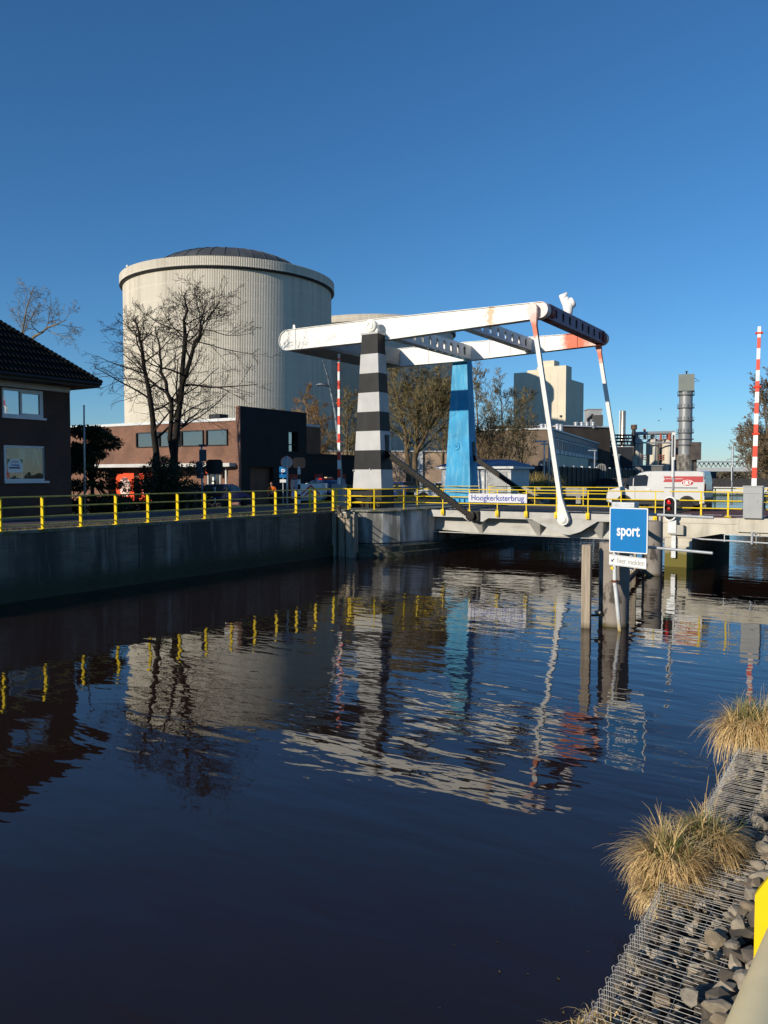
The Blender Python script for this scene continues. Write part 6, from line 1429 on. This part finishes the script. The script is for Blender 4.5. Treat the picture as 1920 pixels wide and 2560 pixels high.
c = G(415,43.5,1.9); bl = [((rn.gauss(0,1.15)*CY,rn.gauss(0,1.1)*SY+rn.gauss(0,.5),max(.25,min(2.7,rn.gauss(1.35,.75)))),(rn.uniform(.45,.8),rn.uniform(.45,.8),rn.uniform(.35,.6))) for _ in range(40)]
evergreen('big round dark evergreen bush under the bare trees', 'bush', 'evergreen_bush', c, bl, 17000, .14, lf_dark, 63, 1.8)
c = G(497,43.8,1.9); bl = [((rn.gauss(0,.8),rn.gauss(0,.5),rn.uniform(.2,1.3)),(.55,.5,.4)) for _ in range(14)]
evergreen('lower dark bush joining the big one near the sign post', 'bush', 'evergreen_bush', c, bl, 4500, .13, lf_dark, 64, 1)
# far low wood on the horizon
b = MB(); rn = random.Random(5)
for i in range(90):
    px = rn.uniform(1690,2150); Y = rn.uniform(350,430); g = G(px,Y,1.6); leaf_mass(b, [(g+Vector((0,0,rn.uniform(1.5,3))),(rn.uniform(3,6),rn.uniform(3,6),rn.uniform(2,3.4)))], 130, 1.6, rn)
tag(b.build('far_wood', M('far_wood', (.13,.11,.075), .9, var=.4, scale=.2), local=True), 'low brown wood on the horizon below the conveyor bridge', 'wood', kind='stuff')

# ---------------------------------------------------------------- near bank: gabion, stones, tussocks, hand rail
GX0, GX1, GZ_ = 21.52, 22.13, .50       # canal edge, back edge, top
wire = M('galvanised_wire', (.46,.44,.40), .5, .1, var=.2, scale=30)
gab = T('gabion', 'long stone filled wire gabion along the near right bank', 'gabion', (22,-20,0))
b = MB(); y = -36.5; rn = random.Random(4); k = 0
while y < 9:
    j = rn.uniform(-.004,.004); e = rn.uniform(-.02,.01)
    nseg = 4 if y < -24 else 3
    if y < -22: pts = [(GX0-.012,y+j,GZ_-.22),(GX0-.014,y+j,GZ_-.012),(GX0+.004,y+j,GZ_+.004),(GX0+.35,y+j+rn.uniform(-.006,.006),GZ_+rn.uniform(-.012,.012)),(GX0+.7,y-j,GZ_+rn.uniform(-.012,.012)),(GX1+e+.05,y-j,GZ_-.004)]
    else: pts = [(GX0-.012,y,GZ_-.22),(GX0,y,GZ_),(GX1+.05,y,GZ_)]
    b.tube(pts, .0024, 4 if y < -26 else 3, cap=False)
    if k % 3 == 0 and y < -24:  # hook over the edge
        b.tube([(GX0-.012,y+.008,GZ_-.05),(GX0-.024,y+.008,GZ_+.012),(GX0-.01,y+.008,GZ_+.03),(GX0+.012,y+.008,GZ_+.02),(GX0+.014,y+.008,GZ_-.06)], .0026, 4, cap=False)
    y += .05; k += 1
for x in (GX0-.008, GX0+.10, GX0+.21, GX0+.42, GX0+.63, GX0+.84, GX1): b.tube([(x,-36.5,GZ_-.006),(x,-20,GZ_-.006),(x,9,GZ_-.006)], .003, 3)
for z in (GZ_-.1, GZ_-.2, GZ_-.3): b.tube([(GX0-.012,-36.5,z),(GX0-.012,9,z)], .003, 3)
b.build('wire_mesh', wire, gab)
st_a = stain(M('stone_grey', (.38,.32,.235), .85, var=.3, scale=6, bump=.004, bscale=30), (.15,.14,.125), 3, (1,1,1), .5, .7, .8)
st_b = stain(M('stone_brown', (.30,.235,.16), .85, var=.3, scale=6, bump=.004, bscale=30), (.12,.10,.07), 3, (1,1,1), .5, .7, .8)
st_c = stain(M('stone_dark', (.12,.10,.08), .85, var=.3, scale=6, bump=.004, bscale=30), (.05,.05,.045), 3, (1,1,1), .5, .7, .8)
def rock(b, c, r, rn, sub=True):
    bm = bmesh.new(); bmesh.ops.create_icosphere(bm, subdivisions=1, radius=1)
    planes = [(Vector((rn.gauss(0,1),rn.gauss(0,1),rn.gauss(0,1))).normalized(), rn.uniform(.5,.85)) for _ in range(9)]
    sc = Vector((rn.uniform(.75,1.3),rn.uniform(.6,1.1),rn.uniform(.5,.85))); rt = Euler((rn.uniform(-.5,.5),rn.uniform(-.5,.5),rn.uniform(0,6.28))).to_matrix()
    if sub: bmesh.ops.subdivide_edges(bm, edges=bm.edges[:], cuts=1, use_grid_fill=True)
    vs = []
    for v in bm.verts:
        p = v.co.normalized()
        for n_, d_ in planes:
            t_ = p.dot(n_)
            if t_ > d_: p = p - n_*(t_-d_)
        p = Vector((p.x*sc.x,p.y*sc.y,p.z*sc.z))*r*1.25; vs.append(rt@p+Vector(c))
    b.add(vs, [tuple(v.index for v in f.verts) for f in bm.faces]); bm.free()
b = MB(); rn = random.Random(12)
y = -36.4
while y < 8:
    step = .125 if y < -27 else .19
    x = GX0+.06
    while x < GX1:
        for lay in range(2 if y < -24 else 1):
            b.cur = rn.choice((0,0,0,1,2,2)); r = rn.uniform(.032,.075)*(1 if y < -27 else 1.4); rock(b, (x+rn.uniform(-.03,.03), y+rn.uniform(-.04,.04), GZ_-.095-.1*lay+rn.uniform(-.03,.02)), r, rn, sub=False)
        x += step
    y += step
o = b.build('stone_fill', [st_a,st_b,st_c], gab); tag(o, kind='stuff')
b = MB(); b.bx(GX0+.03,GX1,-36.4,8.9,-1,GZ_-.2); b.build('core', M('core_dark', (.03,.028,.025), .95), gab)
# stone slope behind the gabion: loose stones one can point at
i = 0; rn = random.Random(99)
spots = []
tries = 0
while len(spots) < 280 and tries < 14000:
    tries += 1
    y = -35.5+ (rn.random()**1.7)*16; x = rn.uniform(GX1-.10, GX1+.72); s = rn.uniform(.038,.085)
    if all((x-a)**2+(y-b_)**2 > (s+c_)**2*.62 for a,b_,c_ in spots): spots.append((x,y,s))
names = ('pale grey','grey','brown','weathered grey')
for (x,y,s) in spots:
    b = MB(); zc = GZ_+.03+max(0,x-GX1)*.85+s*.25; rock(b, (x,y,zc), s, rn)
    o = b.build('loose_stone', (st_a,st_a,st_b,st_a)[i%4]); tag(o, 'loose angular stone lying on the bank behind the wire gabion', 'stone', 'loose stones behind the gabion'); i += 1
b = MB(); b.box((GX1-.35,-28.9,GZ_+.05),(.01,.01,.01)); b = MB(); rock(b, (GX0+.62,-28.75,GZ_+.06), .085, random.Random(3)); tag(b.build('loose_stone', st_a), 'single pale stone lying on top of the wire mesh', 'stone')
# rubble bed under the loose stones
b = MB(); rn = random.Random(31); y = -36.5
while y < 6:
    x = GX1-.05
    while x < 23.6:
        b.cur = rn.choice((0,1,2,2)); rock(b, (x+rn.uniform(-.05,.05),y+rn.uniform(-.05,.05),GZ_-.06+max(0,x-GX1)*.85+rn.uniform(-.05,.03)), rn.uniform(.07,.12), rn, sub=False); x += .15
    y += .15 if y < -25 else .24
tag(b.build('rubble', [st_a,st_b,st_c], local=True), 'rubble slope behind the gabion under the hand rail', 'rubble', kind='stuff')

# grass tussocks
straw = stain(stain(M('straw', (.70,.49,.22), .8, var=.25, scale=9), (.40,.26,.11), 7, (1,1,1), .45, .7, .8), (.85,.72,.42), 5, (1,1,1), .55, .7, .7)
green_b = M('green_blade', (.16,.21,.06), .7, var=.3, scale=6)
def blade(b, p, az, el, L_, w_, rn, droop, n=6):
    d = Vector((math.cos(az)*math.cos(el),math.sin(az)*math.cos(el),math.sin(el))); q = Vector(p); sd = Vector((-math.sin(az),math.cos(az),0)); vs = []
    for i in range(n+1):
        f = i/n; ww = w_*(1-f*.85)*.5; vs += [q-sd*ww, q+sd*ww]
        d = (d+Vector((rn.gauss(0,.09),rn.gauss(0,.09),-droop*(.25 if f < .2 else 1.0)))).normalized(); q = q+d*(L_/n)
    b.add(vs, [(2*i,2*i+1,2*i+3,2*i+2) for i in range(n)])
def tussock(label, mounds, ng, seed):
    rn = random.Random(seed); c = Vector(mounds[0][0]); t = T('grass_tussock', label, 'grass tussock', c)
    b = MB()
    for (m_, rad, n, Ls, dr) in mounds:
        m_ = Vector(m_)
        k = 0
        while k < n:       # matted locks of blades, with broken stiff ones between
            az = rn.uniform(0,2*math.pi); rr = rad*math.sqrt(rn.random())*.75; p = m_+Vector((rr*math.cos(az+rn.gauss(0,.6)),rr*math.sin(az+rn.gauss(0,.6)),rn.uniform(-.05,.07)-rr*.25))
            el = R(rn.uniform(30,80)); L0 = Ls*rn.uniform(.45,1.1); d0 = dr*rn.uniform(.45,1.5); m = rn.choice((1,3,8,14,20)); k += m
            for q in range(m): blade(b, p+Vector((rn.gauss(0,.02),rn.gauss(0,.02),rn.gauss(0,.02))), az+rn.gauss(0,.22), el+rn.gauss(0,.16), L0*rn.uniform(.6,1.1), rn.uniform(.006,.015), rn, d0*rn.uniform(.75,1.25), n=5)
        for q in range(n//70): az = rn.uniform(0,6.28); blade(b, m_, az, R(rn.uniform(10,60)), Ls*rn.uniform(.8,1.2), .007, rn, dr*rn.uniform(.2,.6))
    b.build('dry_blades', straw, t); b = MB()
    for (m_, rad, n, Ls, dr) in mounds:
        m_ = Vector(m_)
        for i in range(int(ng*n/1000)):
            az = rn.uniform(0,2*math.pi); p = m_+Vector((rn.gauss(0,rad*.3),rn.gauss(0,rad*.3),0)); blade(b, p, az, R(rn.uniform(55,90)), Ls*rn.uniform(.5,.9), .008, rn, dr*rn.uniform(.2,.9))
    b.build('green_blades', green_b, t)
    b = MB(); k = 0
    for (m_, rad, n, Ls, dr) in mounds: b.ell((m_[0],m_[1],m_[2]-.12), (rad*.62,rad*.62,.28), 14, 8, .12, rn)
    b.build('root_mound', M('root_mound', (.28,.19,.09), .95, var=.3, scale=9) if 'root_mound' not in bpy.data.materials else bpy.data.materials['root_mound'], t, smooth=True)
tc1 = G(1672,6.95,.45); tc2 = G(1770,7.25,.5)
tussock('big straw coloured double tussock hanging over the gabion edge in the middle', [((tc1.x,tc1.y,.52),.24,2400,.50,.66),((tc2.x-.02,tc2.y,.56),.26,2200,.46,.66),((tc1.x+.03,tc1.y-.32,.36),.16,800,.34,.6)], 60, 1)
tc3 = G(1880,10.4,.5); tussock('straw coloured tussock with green tips at the right edge of the view', [((tc3.x,tc3.y,.62),.36,2900,.62,.62),((tc3.x+.35,tc3.y+.45,.62),.36,2000,.62,.62)], 90, 2)
tc4 = G(1560,5.18,.42); tussock('low flattened tussock at the bottom edge of the view', [((tc4.x-.02,tc4.y-.34,.34),.24,1800,.26,.62),((tc4.x-.16,tc4.y-.46,.28),.22,1000,.26,.62)], 10, 3)
# dry reed stalks between two tussocks
g = G(1788,9.2,.0); t = T('dry_reed', 'thin dry reed stalks at the water edge between the tussocks', 'reed', (g.x,g.y,0)); b = MB(); rn = random.Random(2)
for i in range(11):
    p = Vector((g.x+rn.uniform(-.1,.28),g.y+rn.uniform(-.3,.3),-.05)); h = rn.uniform(.35,.75); b.tube([p,p+Vector((rn.uniform(-.1,.1),rn.uniform(-.1,.1),h*.5)),p+Vector((rn.uniform(-.2,.2),rn.uniform(-.2,.2),h))],[.005,.004,.002],4)
b.build('stalks', straw, t)
b = MB(); rn = random.Random(44)   # leaves and bits floating along the bank
for i in range(70):
    x = GX0-.08-abs(rn.gauss(0,.5))*(1.8 if i%3 == 0 else 1); y = rn.uniform(-34,-16); s = rn.uniform(.005,.017); a = rn.uniform(0,6.28)
    b.add([(x+s*math.cos(a+q)*(1.6 if k%2 else .8), y+s*math.sin(a+q)*(1.6 if k%2 else .8), .006) for k,q in enumerate((0,1.57,3.14,4.71))],[(0,1,2,3)])
tag(b.build('floating_leaves', M('dead_leaf', (.13,.095,.05), .8, var=.4, scale=9), local=True), 'dead leaves and bits floating on the water by the gabion', 'leaves', kind='stuff')
# near hand rail
hr = T('hand_rail', 'cream round hand rail with a yellow post plate at the lower right corner', 'railing', (22.95,-33.8,2.18))
hp = G(1920,1.29,3.2); ex = Vector((.035,0,0)); hm_ = stain(M('rail_cream', (.95,.77,.43), .5, var=.08, scale=8), (.62,.52,.32), 14, (1,1,1), .55, .75, .5)
x_ = hp.x + .018
b = MB(); xr = lambda y: x_-.012+.0673*(y+34.35)
b.tube([(xr(y),y,3.165) for y in (-36.5,-34,-33,-31,-28,-20)], .046, 24); b.build('rail', hm_, hr, smooth=2)
b = MB()
for y in (-33.47,-31.97,-30.47): xp = 22.835+.0673*(y+33.47); x2 = xr(y); b.add([(xp,y-.012,2.2),(x2+.03,y-.012,2.2),(x2+.03,y-.012,3.11),(xp+.04,y-.012,3.11),(xp,y-.012,3.04),(xp,y+.012,2.2),(x2+.03,y+.012,2.2),(x2+.03,y+.012,3.11),(xp+.04,y+.012,3.11),(xp,y+.012,3.04)],[(0,1,2,3,4),(9,8,7,6,5),(0,5,6,1),(1,6,7,2),(2,7,8,3),(3,8,9,4),(4,9,5,0)]); b.build('post_plate', yellow, hr); b = MB()
